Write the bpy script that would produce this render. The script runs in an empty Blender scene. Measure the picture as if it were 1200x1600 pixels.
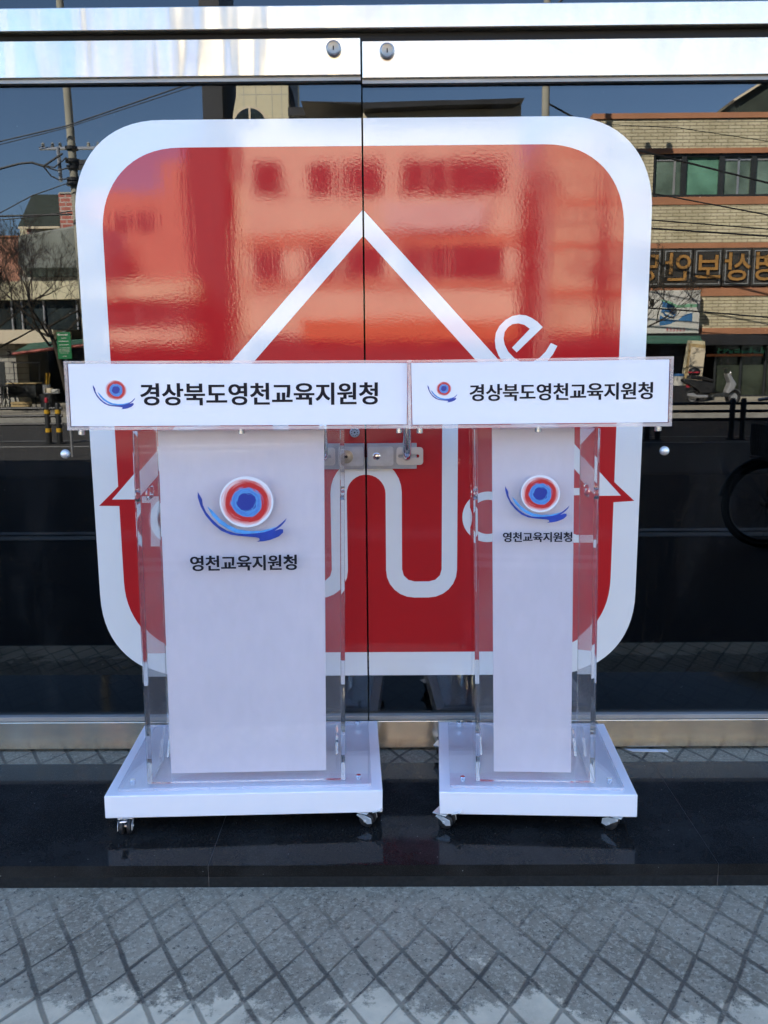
import bpy, bmesh, math, random
from mathutils import Vector, Matrix
from mathutils.geometry import tessellate_polygon
random.seed(7)
R = math.radians
scene = bpy.context.scene
col = scene.collection

# ------------------------------------------------------------------ camera
FPX, PITCH, ROLL, YAW = 1350.0, math.atan(.172), .0075, .007
CAM = Vector((0, -2.69, 1.25))
F0 = Vector((0, math.cos(PITCH), -math.sin(PITCH))); R0 = Vector((1, 0, 0)); U0 = R0.cross(F0)
MZ = Matrix.Rotation(YAW, 3, 'Z')
F0, R0, U0 = MZ @ F0, MZ @ R0, MZ @ U0
R1 = R0 * math.cos(ROLL) - U0 * math.sin(ROLL)
U1 = U0 * math.cos(ROLL) + R0 * math.sin(ROLL)
cd = bpy.data.cameras.new('camera'); cam = bpy.data.objects.new('camera', cd); col.objects.link(cam)
cam.matrix_world = Matrix(((R1.x, U1.x, -F0.x, CAM.x), (R1.y, U1.y, -F0.y, CAM.y), (R1.z, U1.z, -F0.z, CAM.z), (0, 0, 0, 1)))
cd.sensor_fit = 'VERTICAL'; cd.sensor_height = 32.0; cd.lens = FPX / 1600 * 32
cd.clip_start = .05; cd.clip_end = 2000
scene.camera = cam

# ------------------------------------------------------------------ sky, sun, exposure
SUN_EL, SUN_AZ = R(38), R(-35)          # the sun stands behind the door's building, a little to the left
w = bpy.data.worlds.new('World'); scene.world = w; w.use_nodes = True
nt = w.node_tree; bg = nt.nodes['Background']
sky = nt.nodes.new('ShaderNodeTexSky'); sky.sky_type = 'NISHITA'; sky.sun_disc = False
sky.sun_elevation = SUN_EL; sky.sun_rotation = SUN_AZ; sky.altitude = 800; sky.air_density = 1.0; sky.dust_density = .1; sky.ozone_density = 4.0
nt.links.new(sky.outputs[0], bg.inputs[0]); bg.inputs[1].default_value = .080
sd = bpy.data.lights.new('sun', 'SUN'); sd.energy = 5.0; sd.angle = R(.5); sd.color = (1, .94, .85)
sun = bpy.data.objects.new('sun', sd); col.objects.link(sun)
SD = Vector((math.sin(SUN_AZ) * math.cos(SUN_EL), math.cos(SUN_AZ) * math.cos(SUN_EL), math.sin(SUN_EL)))
sun.rotation_euler = SD.to_track_quat('Z', 'Y').to_euler(); sun.location = (0, 20, 30)
scene.view_settings.view_transform = 'Standard'; scene.view_settings.look = 'None'
scene.view_settings.gamma = 1; scene.view_settings.use_curve_mapping = False
scene.view_settings.exposure = 3.06
cy = scene.cycles
cy.max_bounces = 14; cy.diffuse_bounces = 4; cy.glossy_bounces = 6; cy.transmission_bounces = 12; cy.transparent_max_bounces = 16
cy.caustics_reflective = False; cy.caustics_refractive = True; cy.sample_clamp_indirect = 8; cy.blur_glossy = .2
cy.use_denoising = True

# ------------------------------------------------------------------ materials
class NT:
    def __init__(s, name):
        s.m = bpy.data.materials.new(name); s.m.use_nodes = True; s.t = s.m.node_tree
        s.b = s.t.nodes['Principled BSDF']; s.out = s.t.nodes['Material Output']; s.c = None
    def n(s, typ, ins=None, **kw):
        n = s.t.nodes.new('ShaderNode' + typ)
        for k, v in kw.items(): setattr(n, k, v)
        for k, v in (ins or {}).items(): s.set(n, k, v)
        return n
    def set(s, n, k, v):
        if hasattr(v, 'is_output'): s.t.links.new(v, n.inputs[k])
        elif isinstance(v, (tuple, list)) and len(v) == 3 and n.inputs[k].type == 'RGBA': n.inputs[k].default_value = (*v, 1)
        else: n.inputs[k].default_value = v
    def p(s, **kw):
        for k, v in kw.items(): s.set(s.b, k.replace('_', ' '), v)
        return s
    def co(s, kind='Object', scale=None):
        if s.c is None: s.c = s.n('TexCoord')
        o = s.c.outputs[kind]
        if scale is not None: o = s.n('Mapping', {'Vector': o, 'Scale': scale}).outputs[0]
        return o
    def noise(s, scale, detail=4, rough=.55, vec=None, dist=0):
        return s.n('TexNoise', {'Vector': vec or s.co(), 'Scale': scale, 'Detail': detail, 'Roughness': rough, 'Distortion': dist}).outputs['Fac']
    def ramp(s, fac, stops, interp='LINEAR'):
        r = s.n('ValToRGB', {'Fac': fac}); e = r.color_ramp.elements; r.color_ramp.interpolation = interp
        while len(e) < len(stops): e.new(.5)
        for i, (p, c) in enumerate(stops):
            e[i].position = p; e[i].color = (*c, 1) if len(c) == 3 else c
        return r.outputs[0]
    def mix(s, fac, a, b, mode='MIX'):
        n = s.n('Mix', data_type='RGBA', blend_type=mode)
        s.set(n, 0, fac)
        for k, v in ((6, a), (7, b)):
            if hasattr(v, 'is_output'): s.t.links.new(v, n.inputs[k])
            else: n.inputs[k].default_value = (*v, 1) if len(v) == 3 else v
        return n.outputs[2]
    def math(s, op, a, b=None, c=None, clamp=False):
        n = s.n('Math', operation=op, use_clamp=clamp)
        for i, v in enumerate((a, b, c)):
            if v is not None: s.set(n, i, v)
        return n.outputs[0]
    def bump(s, h, strength=.3, dist=.01):
        s.set(s.b, 'Normal', s.n('Bump', {'Height': h, 'Strength': strength, 'Distance': dist}).outputs[0]); return s

def plain(name, c, rough=.5, metal=0, spec=.5, var=.12, vs=6.0, bumpy=0, bs=60):
    k = NT(name)
    f = k.noise(vs, 5)
    lo = tuple(x * (1 - var) for x in c); hi = tuple(min(1, x * (1 + var)) for x in c)
    k.p(Base_Color=k.ramp(f, [(.3, lo), (.7, hi)]), Roughness=rough, Metallic=metal, Specular_IOR_Level=spec)
    if bumpy: k.bump(k.noise(bs, 4), bumpy, .004)
    return k.m
M = {}
def clear_acrylic(name, tint, rough=0.0):
    k = NT(name)
    k.p(Base_Color=tint, Roughness=rough, IOR=1.49, Transmission_Weight=1.0)
    return k.m
M['acrylic'] = clear_acrylic('clear acrylic', (.985, .985, .99))
# thin architectural glass: reflects by Fresnel, otherwise lets light through slightly tinted
def thin_glass(name, tint, ior, wav=.0):
    k = NT(name)
    fr = two_way(k, ior)
    tr = k.n('BsdfTransparent', {'Color': tint}); gl = k.n('BsdfGlossy', {'Color': (1, 1, 1), 'Roughness': 0.0})
    mx = k.n('MixShader', {0: fr.outputs[0], 1: tr.outputs[0], 2: gl.outputs[0]})
    du = k.n('BsdfDiffuse', {'Color': (.6, .6, .58)})
    specks = k.ramp(k.n('TexVoronoi', {'Vector': k.co(), 'Scale': 55.0}).outputs['Distance'], [(.045, (.5, .5, .5)), (.075, (0, 0, 0))])
    specks = k.math('MULTIPLY', specks, k.ramp(k.noise(9, 3), [(.54, (0, 0, 0)), (.66, (.7, .7, .7))]))
    haze = k.ramp(k.noise(3, 6, .7, k.co(scale=(2.2, 1, .5))), [(.5, (0, 0, 0)), (.8, (.02, .02, .02))])
    m2 = k.n('MixShader', {0: k.math('ADD', specks, haze), 1: mx.outputs[0], 2: du.outputs[0]})
    k.t.links.new(m2.outputs[0], k.out.inputs['Surface'])
    return k.m
def two_way(k, ior):
    # same reflectance from both sides of a thin pane (the Fresnel node inverts the index on back faces)
    bf = k.n('NewGeometry').outputs['Backfacing']
    return k.n('Fresnel', {'IOR': k.math('ADD', ior, k.math('MULTIPLY', bf, 1 / ior - ior))})
def acrylic_sheet(name):
    k = NT(name)
    fr = two_way(k, 1.49); tr = k.n('BsdfTransparent', {'Color': (.985, .985, .99)}); gl = k.n('BsdfGlossy', {'Color': (1, 1, 1), 'Roughness': 0.0})
    mx = k.n('MixShader', {0: k.math('MULTIPLY', fr.outputs[0], .8), 1: tr.outputs[0], 2: gl.outputs[0]})
    hz = k.n('BsdfDiffuse', {'Color': (.85, .85, .88)}); smear = k.noise(9, 5, .7, k.co(scale=(1.5, 1, .7)))
    m2 = k.n('MixShader', {0: k.ramp(smear, [(.3, (.02, .02, .02)), (.75, (.06, .06, .06))]), 1: mx.outputs[0], 2: hz.outputs[0]}); k.t.links.new(m2.outputs[0], k.out.inputs['Surface']); return k.m
def acrylic_edge(name):
    k = NT(name)
    tr = k.n('BsdfTransparent', {'Color': (.93, .92, .95)}); df = k.n('BsdfDiffuse', {'Color': (.95, .93, .98)}); gl = k.n('BsdfGlossy', {'Color': (.9, .9, .95), 'Roughness': .15})
    m1 = k.n('MixShader', {0: k.ramp(k.noise(4, 1), [(.35, (.22, .22, .22)), (.65, (.42, .42, .42))]), 1: tr.outputs[0], 2: df.outputs[0]})
    mx = k.n('MixShader', {0: .18, 1: m1.outputs[0], 2: gl.outputs[0]}); k.t.links.new(mx.outputs[0], k.out.inputs['Surface']); return k.m
M['sheet'] = acrylic_sheet('clear acrylic sheet'); M['edge'] = acrylic_edge('sawn acrylic edge')
M['door_glass'] = thin_glass('door glass', (.30, .33, .34), 1.66)
M['win_glass'] = plain('window glass', (.03, .04, .042), .05, 0, .5, .4, 1.5)
M['win_grey'] = plain('grey green window glass', (.15, .21, .165), .08, 0, .6, .5, 1.0)
M['win_green'] = plain('green film window', (.14, .30, .21), .15, 0, .5, .35, 1.2)
M['win_pale'] = plain('pale curtain window', (.32, .34, .26), .2, 0, .5, .25, 2)

k = NT('milky acrylic'); k.p(Base_Color=(.86, .86, .9), Roughness=.16, Specular_IOR_Level=.5, Subsurface_Weight=.15, Subsurface_Radius=(.01, .01, .01)); M['milky'] = k.m
k = NT('white board'); k.p(Base_Color=(.88, .88, .93), Roughness=.12, Specular_IOR_Level=.5); M['board'] = k.m
k = NT('white inner panel'); f = k.noise(2.0, 3); k.p(Base_Color=k.ramp(f, [(.3, (.70, .66, .73)), (.7, (.79, .745, .81))]), Roughness=.25); M['panel'] = k.m
M['ink'] = plain('dark vinyl lettering', (.006, .006, .012), .5, 0, .2, .1)
M['navy'] = plain('navy vinyl', (.02, .055, .33), .3, 0, .4, .25, 40)
M['azure'] = plain('azure vinyl', (.09, .33, .70), .3, 0, .4, .2, 40)
# emblem disc: brush-stroke rings, in the disc's own coordinates (radius 1 = rim)
def emblem_mat(name, cx, cz, r, rim):
    k = NT(name)
    sep = k.n('SeparateXYZ', {'Vector': k.co()})
    x = k.math('DIVIDE', k.math('SUBTRACT', sep.outputs[0], cx), r); z = k.math('DIVIDE', k.math('SUBTRACT', sep.outputs[2], cz), r)
    ang = k.math('ARCTAN2', z, x)
    rr = k.math('SQRT', k.math('ADD', k.math('MULTIPLY', x, x), k.math('MULTIPLY', k.math('MULTIPLY', z, z), 1.10)))
    # spiral brush noise: stretched along the angle
    v = k.n('CombineXYZ', {'X': k.math('COSINE', k.math('ADD', ang, k.math('MULTIPLY', rr, 2.2))), 'Y': k.math('SINE', k.math('ADD', ang, k.math('MULTIPLY', rr, 2.2))), 'Z': k.math('MULTIPLY', rr, 9)}).outputs[0]
    nz = k.n('TexNoise', {'Vector': v, 'Scale': .9, 'Detail': 3, 'Roughness': .6}).outputs['Fac']
    t = k.math('ADD', rr, k.math('MULTIPLY', k.math('SUBTRACT', nz, .5), .38))
    blue, sky_, red, pink, wh = (.012, .04, .30), (.09, .32, .68), (.54, .020, .025), (.75, .38, .38), rim
    c = k.ramp(t, [(0, blue), (.33, blue), (.40, sky_), (.48, (.06, .20, .58)), (.55, sky_), (.59, (.35, .12, .25)), (.63, red), (.76, (.56, .025, .03)), (.86, pink), (.94, wh)])
    k.p(Base_Color=c, Roughness=.3); return k.m

# vinyl decal: slightly rough, orange-peel skin with rare vertical wrinkles
def vinyl(name, c, rough, sp):
    k = NT(name)
    peel = k.noise(120, 3, .6); wr = k.noise(5, 3, .6, k.co(scale=(9, 1, .6))); big = k.noise(2.2, 2)
    h = k.math('ADD', k.math('MULTIPLY', k.math('MULTIPLY', peel, k.ramp(k.noise(3, 3), [(.4, (.35, .35, .35)), (.6, (1, 1, 1))])), .028), k.math('ADD', k.math('MULTIPLY', k.math('MULTIPLY', wr, k.ramp(k.noise(2.1, 3), [(.48, (0, 0, 0)), (.62, (1, 1, 1))])), .05), k.math('MULTIPLY', big, .18)))
    k.p(Base_Color=c, Roughness=rough, Specular_IOR_Level=sp)
    k.bump(h, .30, .01); return k.m
M['vinyl_white'] = vinyl('white vinyl', (.78, .79, .78), .06, .7)
M['vinyl_red'] = vinyl('red vinyl', (.48, .018, .020), .03, .6)

# brushed stainless: horizontal grain, wavy sheet, stains
def brushed(name, c, rough, an=.75):
    k = NT(name)
    tg = k.n('Tangent', direction_type='RADIAL', axis='Z'); k.p(Anisotropic_Rotation=.25)
    streak = k.noise(30, 3, .6, k.co(scale=(.6, 1, 14)))
    stain = k.noise(7, 6, .65)
    k.p(Base_Color=k.mix(k.ramp(stain, [(.42, (0, 0, 0)), (.70, (1, 1, 1))]), c, tuple(x * .86 for x in c)), Metallic=1.0,
        Roughness=rough, Anisotropic=an)
    k.set(k.b, 'Tangent', tg.outputs[0])
    k.bump(k.noise(2.6, 2, .5, k.co(scale=(2.4, 1, .35))), .5, .02); return k.m
M['steel'] = brushed('brushed stainless', (.70, .655, .55), .20, .93)
M['channel'] = plain('grey glazing channel', (.34, .34, .33), .5, .3, .5)
M['chrome'] = plain('chrome', (.80, .80, .80), .12, 1, .5, .05)
M['zinc'] = plain('bright zinc plate', (.82, .82, .82), .34, .75, .5, .1, 60)
M['satin'] = plain('satin nickel', (.40, .43, .47), .5, .6, .5, .12, 30)
M['lock_face'] = plain('lock face', (.33, .31, .26), .4, .7, .5, .15, 50)
M['latch'] = plain('grey latch body', (.28, .31, .36), .38, .4, .5, .1, 20)
M['black'] = plain('black gap', (.008, .008, .008), .6, 0, .3)
M['rubber'] = plain('black rubber', (.012, .012, .013), .55)
M['dark_metal'] = plain('dark painted metal', (.018, .019, .02), .45, 0, .5, .2, 10)

# stamped paving: two families of grooves, worn and dusty
def paving(name):
    k = NT(name)
    wv = k.n('TexNoise', {'Vector': k.co(), 'Scale': 3.0, 'Detail': 2}).outputs['Color']
    pv = k.n('VectorMath', {0: k.co(), 1: k.n('VectorMath', {0: wv, 1: (.022, .022, 0)}, operation='MULTIPLY').outputs[0]}, operation='ADD').outputs[0]
    sp = k.n('SeparateXYZ', {'Vector': pv}); X, Yc = sp.outputs[0], sp.outputs[1]
    def fam(s, per, ph, wd, idn):
        u = k.math('DIVIDE', k.math('ADD', k.math('ADD', X, k.math('MULTIPLY', Yc, s)), ph), per)
        fr = k.math('ABSOLUTE', k.math('SUBTRACT', k.math('FRACT', u), .5))
        d = k.math('MULTIPLY', k.math('SUBTRACT', .5, fr), per)
        wn = k.math('ADD', wd, k.math('MULTIPLY', k.math('SUBTRACT', k.noise(30, 5, .7), .5), .013))
        g = k.n('MapRange', {'Value': d, 'From Min': k.math('MULTIPLY', wn, .35), 'From Max': wn, 'To Min': 1, 'To Max': 0}, interpolation_type='SMOOTHSTEP').outputs[0]
        return g, k.math('FLOOR', u)
    gA, iA = fam(1 / 1.62, .107, .0, .0092, 0)
    gB, iB = fam(-1 / 1.5, .112, .03, .0085, 0)
    # the second family breaks off where the stamp was not pressed
    wear = k.noise(1.7, 4, .6); wear2 = k.noise(4.2, 3, .6)
    kB = k.ramp(k.n('TexWhiteNoise', {'Vector': k.n('CombineXYZ', {'X': iA, 'Y': iB, 'Z': 0.0}).outputs[0]}, noise_dimensions='3D').outputs['Value'], [(.15, (0, 0, 0)), (.17, (1, 1, 1))])
    gB = k.math('MULTIPLY', gB, kB)
    fade = k.ramp(wear2, [(.38, (.08, .08, .08)), (.64, (.85, .85, .85))])
    worn = k.n('MapRange', {'Value': k.math('ADD', k.math('MULTIPLY', Yc, -1), k.math('MULTIPLY', k.math('SUBTRACT', wear, .5), .5)), 'From Min': .70, 'From Max': .93, 'To Min': .40, 'To Max': 1.0}).outputs[0]
    worn = k.math('MAXIMUM', worn, k.math('MULTIPLY', k.math('GREATER_THAN', Yc, -.4), .9))
    g = k.math('MULTIPLY', k.math('MAXIMUM', gA, gB), k.math('MULTIPLY', k.math('MAXIMUM', fade, k.math('MULTIPLY', worn, .75)), worn))
    fine = k.noise(95, 6, .8); med = k.noise(6, 8, .75)
    base = k.mix(k.ramp(med, [(.35, (0, 0, 0)), (.68, (1, 1, 1))]), (.215, .180, .125), (.360, .308, .222))
    base = k.mix(k.ramp(fine, [(.50, (0, 0, 0)), (.60, (1, 1, 1))]), base, (.44, .385, .285))
    base = k.mix(k.ramp(k.noise(70, 4, .8), [(.36, (1, 1, 1)), (.43, (0, 0, 0))]), base, (.12, .105, .08))
    # sandy wear that starts some way off the step, ragged
    rag = k.math('ADD', k.math('MULTIPLY', Yc, -1), k.math('ADD', k.math('MULTIPLY', k.math('SUBTRACT', k.noise(14, 10, .80), .5), .45), k.math('MULTIPLY', k.math('SUBTRACT', k.noise(4.5, 3), .5), .50)))
    sand = k.ramp(k.math('MULTIPLY', rag, .5), [(.538, (0, 0, 0)), (.552, (1, 1, 1))])
    sand = k.math('MULTIPLY', sand, k.ramp(k.noise(2.6, 3), [(.30, (.3, .3, .3)), (.5, (1, 1, 1))]))
    base = k.mix(sand, base, k.mix(k.noise(30, 5), (.52, .44, .31), (.84, .71, .50)))
    c = k.mix(k.math('MULTIPLY', g, k.math('SUBTRACT', 1.0, k.math('MULTIPLY', sand, .25))), base, (.050, .043, .036))
    k.p(Base_Color=c, Roughness=.82, Specular_IOR_Level=.3)
    k.bump(k.math('SUBTRACT', k.math('ADD', k.math('MULTIPLY', fine, .12), k.math('MULTIPLY', med, .2)), k.math('MULTIPLY', g, .9)), .6, .006)
    return k.m
M['paving'] = paving('stamped paving')
k = NT('black granite')
sp1 = k.noise(420, 2, .5); dust = k.noise(3.5, 6, .7); dots = k.n('TexVoronoi', {'Vector': k.co(), 'Scale': 38.0}).outputs['Distance']
c = k.ramp(sp1, [(.5, (.009, .0085, .008)), (.8, (.040, .038, .034))])
c = k.mix(k.ramp(dust, [(.45, (0, 0, 0)), (.80, (.08, .08, .08))]), c, (.25, .25, .25))
c = k.mix(k.math('MULTIPLY', k.ramp(dots, [(.035, (.9, .9, .9)), (.06, (0, 0, 0))]), k.ramp(k.noise(7, 2), [(.46, (0, 0, 0)), (.58, (.8, .8, .8))])), c, (.4, .4, .38))
k.p(Base_Color=c, Roughness=k.math('ADD', .04, k.math('MULTIPLY', dust, .06)), Specular_IOR_Level=.11); M['granite'] = k.m
k = NT('honed granite face'); k.p(Base_Color=k.ramp(k.noise(90, 5), [(.4, (.006, .007, .008)), (.75, (.022, .023, .024))]), Roughness=.35); M['granite_face'] = k.m
M['grout'] = plain('pale grout', (.11, .11, .105), .8)
k = NT('asphalt'); k.p(Base_Color=k.mix(k.noise(.5, 4), k.ramp(k.noise(220, 3), [(.35, (.016, .016, .016)), (.7, (.040, .038, .035))]), (.045, .042, .037)), Roughness=.85); M['asphalt'] = k.m
M['apron'] = plain('dark asphalt', (.010, .010, .011), .85, 0, .3, .4, 30)
M['stud'] = plain('polished stud', (.92, .90, .86), .5, .7, .5, .05)
M['concrete'] = plain('pale concrete', (.33, .30, .24), .85, 0, .3, .2, 1.2)
M['kerb'] = plain('kerb stone', (.30, .29, .26), .8, 0, .3, .2, 3)
M['lane'] = plain('worn lane paint', (.26, .26, .25), .7, 0, .3, .35, 4)
M['yellow_line'] = plain('worn yellow paint', (.42, .30, .08), .7, 0, .3, .35, 4)
M['earth'] = plain('ground', (.16, .15, .12), .9, 0, .3, .25, .05)
M['stone'] = plain('facade stone', (.30, .29, .28), .5, 0, .4, .1, 1)
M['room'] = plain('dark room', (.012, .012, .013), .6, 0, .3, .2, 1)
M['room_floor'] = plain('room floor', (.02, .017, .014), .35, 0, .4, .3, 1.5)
def brick(name, c1, c2, mortar, bw, rh, ms=.012):
    k = NT(name)
    v = k.n('Mapping', {'Vector': k.co(), 'Rotation': (R(90), 0, 0)}).outputs[0]
    b = k.n('TexBrick', {'Vector': v, 'Color1': c1, 'Color2': c2, 'Mortar': mortar, 'Scale': 1.0, 'Mortar Size': ms, 'Brick Width': bw, 'Row Height': rh, 'Mortar Smooth': .2})
    st = k.ramp(k.noise(.8, 6, .65, k.co(scale=(1.6, 1, .35))), [(.42, (1, 1, 1)), (.75, (.62, .60, .55))])
    k.p(Base_Color=k.mix(1.0, b.outputs[0], st, 'MULTIPLY'), Roughness=.7)
    k.bump(b.outputs['Fac'], -.3, .01); return k.m
M['tile_brick'] = brick('cream tile brick', (.66, .58, .37), (.74, .66, .45), (.32, .27, .17), .42, .105, .016)
M['red_brick'] = brick('red brick', (.38, .10, .07), (.46, .14, .10), (.50, .40, .34), .5, .2, .03)
M['grey_brick'] = brick('grey block', (.34, .33, .29), (.40, .38, .33), (.2, .19, .17), .6, .2, .02)
M['brown'] = plain('terracotta band', (.46, .21, .11), .7, 0, .3, .15, .8)
M['beige'] = plain('beige stucco', (.62, .56, .38), .75, 0, .3, .12, .5)
M['cream'] = plain('cream fascia', (.68, .58, .42), .7, 0, .3, .12, .6)
M['salmon'] = plain('salmon stucco', (.50, .25, .17), .75, 0, .3, .1, .4)
M['greywall'] = plain('grey concrete wall', (.42, .40, .34), .8, 0, .3, .2, .6)
M['darkwall'] = plain('dark cladding', (.025, .025, .026), .5, 0, .4, .3, .8)
M['darkroof'] = plain('dark green shingle', (.045, .055, .042), .8, 0, .3, .2, 3)
M['tarp'] = plain('grey tarp sheet', (.22, .23, .20), .35, 0, .5, .3, .7, .8, 1.4)
M['frame_dark'] = plain('dark window frame', (.05, .055, .055), .4, .3)
M['awning'] = plain('green awning', (.045, .12, .085), .7, 0, .3, .2, 2)
M['redtrim'] = plain('red trim', (.42, .10, .07), .6)
M['orange'] = plain('orange strip', (.50, .16, .05), .6)
M['poleconc'] = plain('pole concrete', (.36, .34, .27), .8, 0, .3, .15, 3)
M['wire'] = plain('black cable', (.012, .012, .012), .6)
M['bark'] = plain('bark', (.05, .042, .032), .9, 0, .2, .3, 12)
M['sign_white'] = plain('white sign panel', (.62, .60, .54), .5, 0, .4, .08, 1)
M['sign_dark'] = plain('dark sign panel', (.055, .05, .042), .5, 0, .4, .3, 2)
M['gold'] = plain('ochre letters', (.40, .21, .06), .5, 0, .4, .15, 5)
M['letterline'] = plain('letter outline', (.015, .012, .01), .5)
M['sign_blue'] = plain('blue print', (.05, .16, .33), .5, 0, .4, .2, 3)
M['sign_green'] = plain('green print', (.20, .42, .26), .5, 0, .4, .2, 3)
M['green_sign'] = plain('green notice board', (.02, .20, .075), .45, 0, .4, .08, 5)
M['paper'] = plain('white paper', (.72, .72, .72), .6)
M['mint'] = plain('mint letters', (.12, .50, .33), .5)
M['redp'] = plain('red paint', (.45, .03, .05), .4)
M['yel'] = plain('reflective yellow', (.62, .36, .03), .4)
M['wood'] = plain('pale wood', (.45, .33, .16), .6, 0, .3, .2, 10)
M['silver'] = plain('silver plastic', (.45, .46, .48), .3, .5)
M['bluep'] = plain('blue plastic', (.05, .15, .35), .4)
M['basket'] = plain('black plastic basket', (.012, .014, .02), .5)

# ------------------------------------------------------------------ mesh building
def T(x=0, y=0, z=0): return Matrix.Translation((x, y, z))
class MB:
    def __init__(s): s.bm = bmesh.new(); s.mi = 0
    def m(s, i): s.mi = i; return s
    def face(s, vs):
        try: f = s.bm.faces.new(vs); f.material_index = s.mi; return f
        except ValueError: return None
    def pts(s, P, faces, mx=None):
        v = [s.bm.verts.new(mx @ Vector(p) if mx else p) for p in P]
        for f in faces: s.face([v[i] for i in f])
        return s
    def box(s, x0, x1, y0, y1, z0, z1, mx=None):
        if x0 > x1: x0, x1 = x1, x0
        if y0 > y1: y0, y1 = y1, y0
        if z0 > z1: z0, z1 = z1, z0
        P = [(x, y, z) for x in (x0, x1) for y in (y0, y1) for z in (z0, z1)]
        return s.pts(P, [(0, 1, 3, 2), (4, 6, 7, 5), (0, 4, 5, 1), (2, 3, 7, 6), (0, 2, 6, 4), (1, 5, 7, 3)], mx)
    def cone(s, p0, p1, r0, r1=None, n=12, cap=True):
        r1 = r0 if r1 is None else r1
        p0, p1 = Vector(p0), Vector(p1); d = (p1 - p0)
        if d.length < 1e-6: return s
        q = d.to_track_quat('Z', 'Y'); A, B = [], []
        for i in range(n):
            a = 2 * math.pi * i / n; c = Vector((math.cos(a), math.sin(a), 0))
            A.append(s.bm.verts.new(p0 + q @ (c * r0))); B.append(s.bm.verts.new(p1 + q @ (c * r1)))
        for i in range(n): s.face([A[i], A[(i + 1) % n], B[(i + 1) % n], B[i]])
        if cap: s.face(A[::-1]); s.face(B)
        return s
    def tube(s, pts, r, n=8, closed=False, radii=None):
        pts = [Vector(p) for p in pts]; N = len(pts); rings = []
        up = None
        for i, p in enumerate(pts):
            a = pts[(i - 1) % N] if (closed or i > 0) else p; b = pts[(i + 1) % N] if (closed or i < N - 1) else p
            t = (b - a).normalized()
            if up is None: up = t.orthogonal()
            u = (up - t * up.dot(t)); u = u.normalized() if u.length > 1e-6 else t.orthogonal().normalized()
            v = t.cross(u); up = u; rr = radii[i] if radii else r
            rings.append([s.bm.verts.new(p + (u * math.cos(2 * math.pi * j / n) + v * math.sin(2 * math.pi * j / n)) * rr) for j in range(n)])
        for i in range(N if closed else N - 1):
            A, B = rings[i], rings[(i + 1) % N]
            for j in range(n): s.face([A[j], A[(j + 1) % n], B[(j + 1) % n], B[j]])
        if not closed: s.face(rings[0][::-1]); s.face(rings[-1])
        return s
    def flat(s, loops, y0, y1, mx=None):
        """loops of (x, z): first the outline, then holes; extruded from y0 (front) to y1 (back)"""
        L3 = [[Vector((x, z, 0)) for x, z in lp] for lp in loops]
        tris = tessellate_polygon(L3); flatp = [p for lp in L3 for p in lp]
        tf = lambda x, y, z: (mx @ Vector((x, y, z))) if mx else Vector((x, y, z))
        A = [s.bm.verts.new(tf(p.x, y0, p.y)) for p in flatp]; B = [s.bm.verts.new(tf(p.x, y1, p.y)) for p in flatp]
        for t in tris:
            a, b, c = (flatp[i] for i in t)
            ccw = (b - a).cross(c - a).z > 0
            o = t if ccw else t[::-1]
            s.face([A[i] for i in o]); s.face([B[i] for i in o[::-1]])
        k = 0
        for lp in L3:
            n = len(lp)
            for i in range(n):
                j = (i + 1) % n; s.face([A[k + i], B[k + i], B[k + j], A[k + j]])
            k += n
        return s
    def lathe(s, prof, mx=None, n=24):
        """prof: (radius, height) along local Z"""
        rings = []
        for r, h in prof:
            rings.append([s.bm.verts.new((mx or Matrix()) @ Vector((r * math.cos(2 * math.pi * i / n), r * math.sin(2 * math.pi * i / n), h))) for i in range(n)] if r > 1e-6 else [s.bm.verts.new((mx or Matrix()) @ Vector((0, 0, h)))])
        for A, B in zip(rings, rings[1:]):
            for i in range(n):
                a0, a1 = A[i % len(A)], A[(i + 1) % len(A)]; b0, b1 = B[i % len(B)], B[(i + 1) % len(B)]
                vs = []
                for q in (a0, a1, b1, b0):
                    if q not in vs: vs.append(q)
                if len(vs) > 2: s.face(vs)
        return s
    def text(s, body, em, cx, cz, y, th, bold=.012, mirror=False, mx=None, wide=0):
        c = bpy.data.curves.new('txt', 'FONT'); c.body = body; c.size = 1; c.offset = bold; c.resolution_u = 4
        c.extrude = .5
        o = bpy.data.objects.new('txt', c); col.objects.link(o)
        me = bpy.data.meshes.new_from_object(o.evaluated_get(bpy.context.evaluated_depsgraph_get()))
        xs = [v.co.x for v in me.vertices]; ys = [v.co.y for v in me.vertices]
        mxx, mxy = (min(xs) + max(xs)) / 2, (min(ys) + max(ys)) / 2
        sg = -1 if mirror else 1
        V = []
        for cp in range(3 if wide else 1):
          V = []; sh = (cp - 1) * wide if wide else 0
          for v in me.vertices:
            p = Vector((cx + sg * (v.co.x - mxx + sh) * em, y - cp * .00012 - v.co.z * th * (-1 if mirror else 1) , cz + (v.co.y - mxy) * em))
            V.append(s.bm.verts.new(mx @ p if mx else p))
          for f in me.polygons: s.face([V[i] for i in f.vertices])
        bpy.data.objects.remove(o); bpy.data.curves.remove(c); bpy.data.meshes.remove(me)
        return s
    def bisect(s, x, keep_left):
        g = s.bm.verts[:] + s.bm.edges[:] + s.bm.faces[:]
        bmesh.ops.bisect_plane(s.bm, geom=g, plane_co=(x, 0, 0), plane_no=(1, 0, 0), clear_outer=keep_left, clear_inner=not keep_left)
        return s
    def edges_to(s, mi, axis, lim=.9):
        bmesh.ops.recalc_face_normals(s.bm, faces=s.bm.faces)
        for f in s.bm.faces:
            f.normal_update()
            if abs(f.normal[axis]) < lim: f.material_index = mi
        return s
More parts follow.
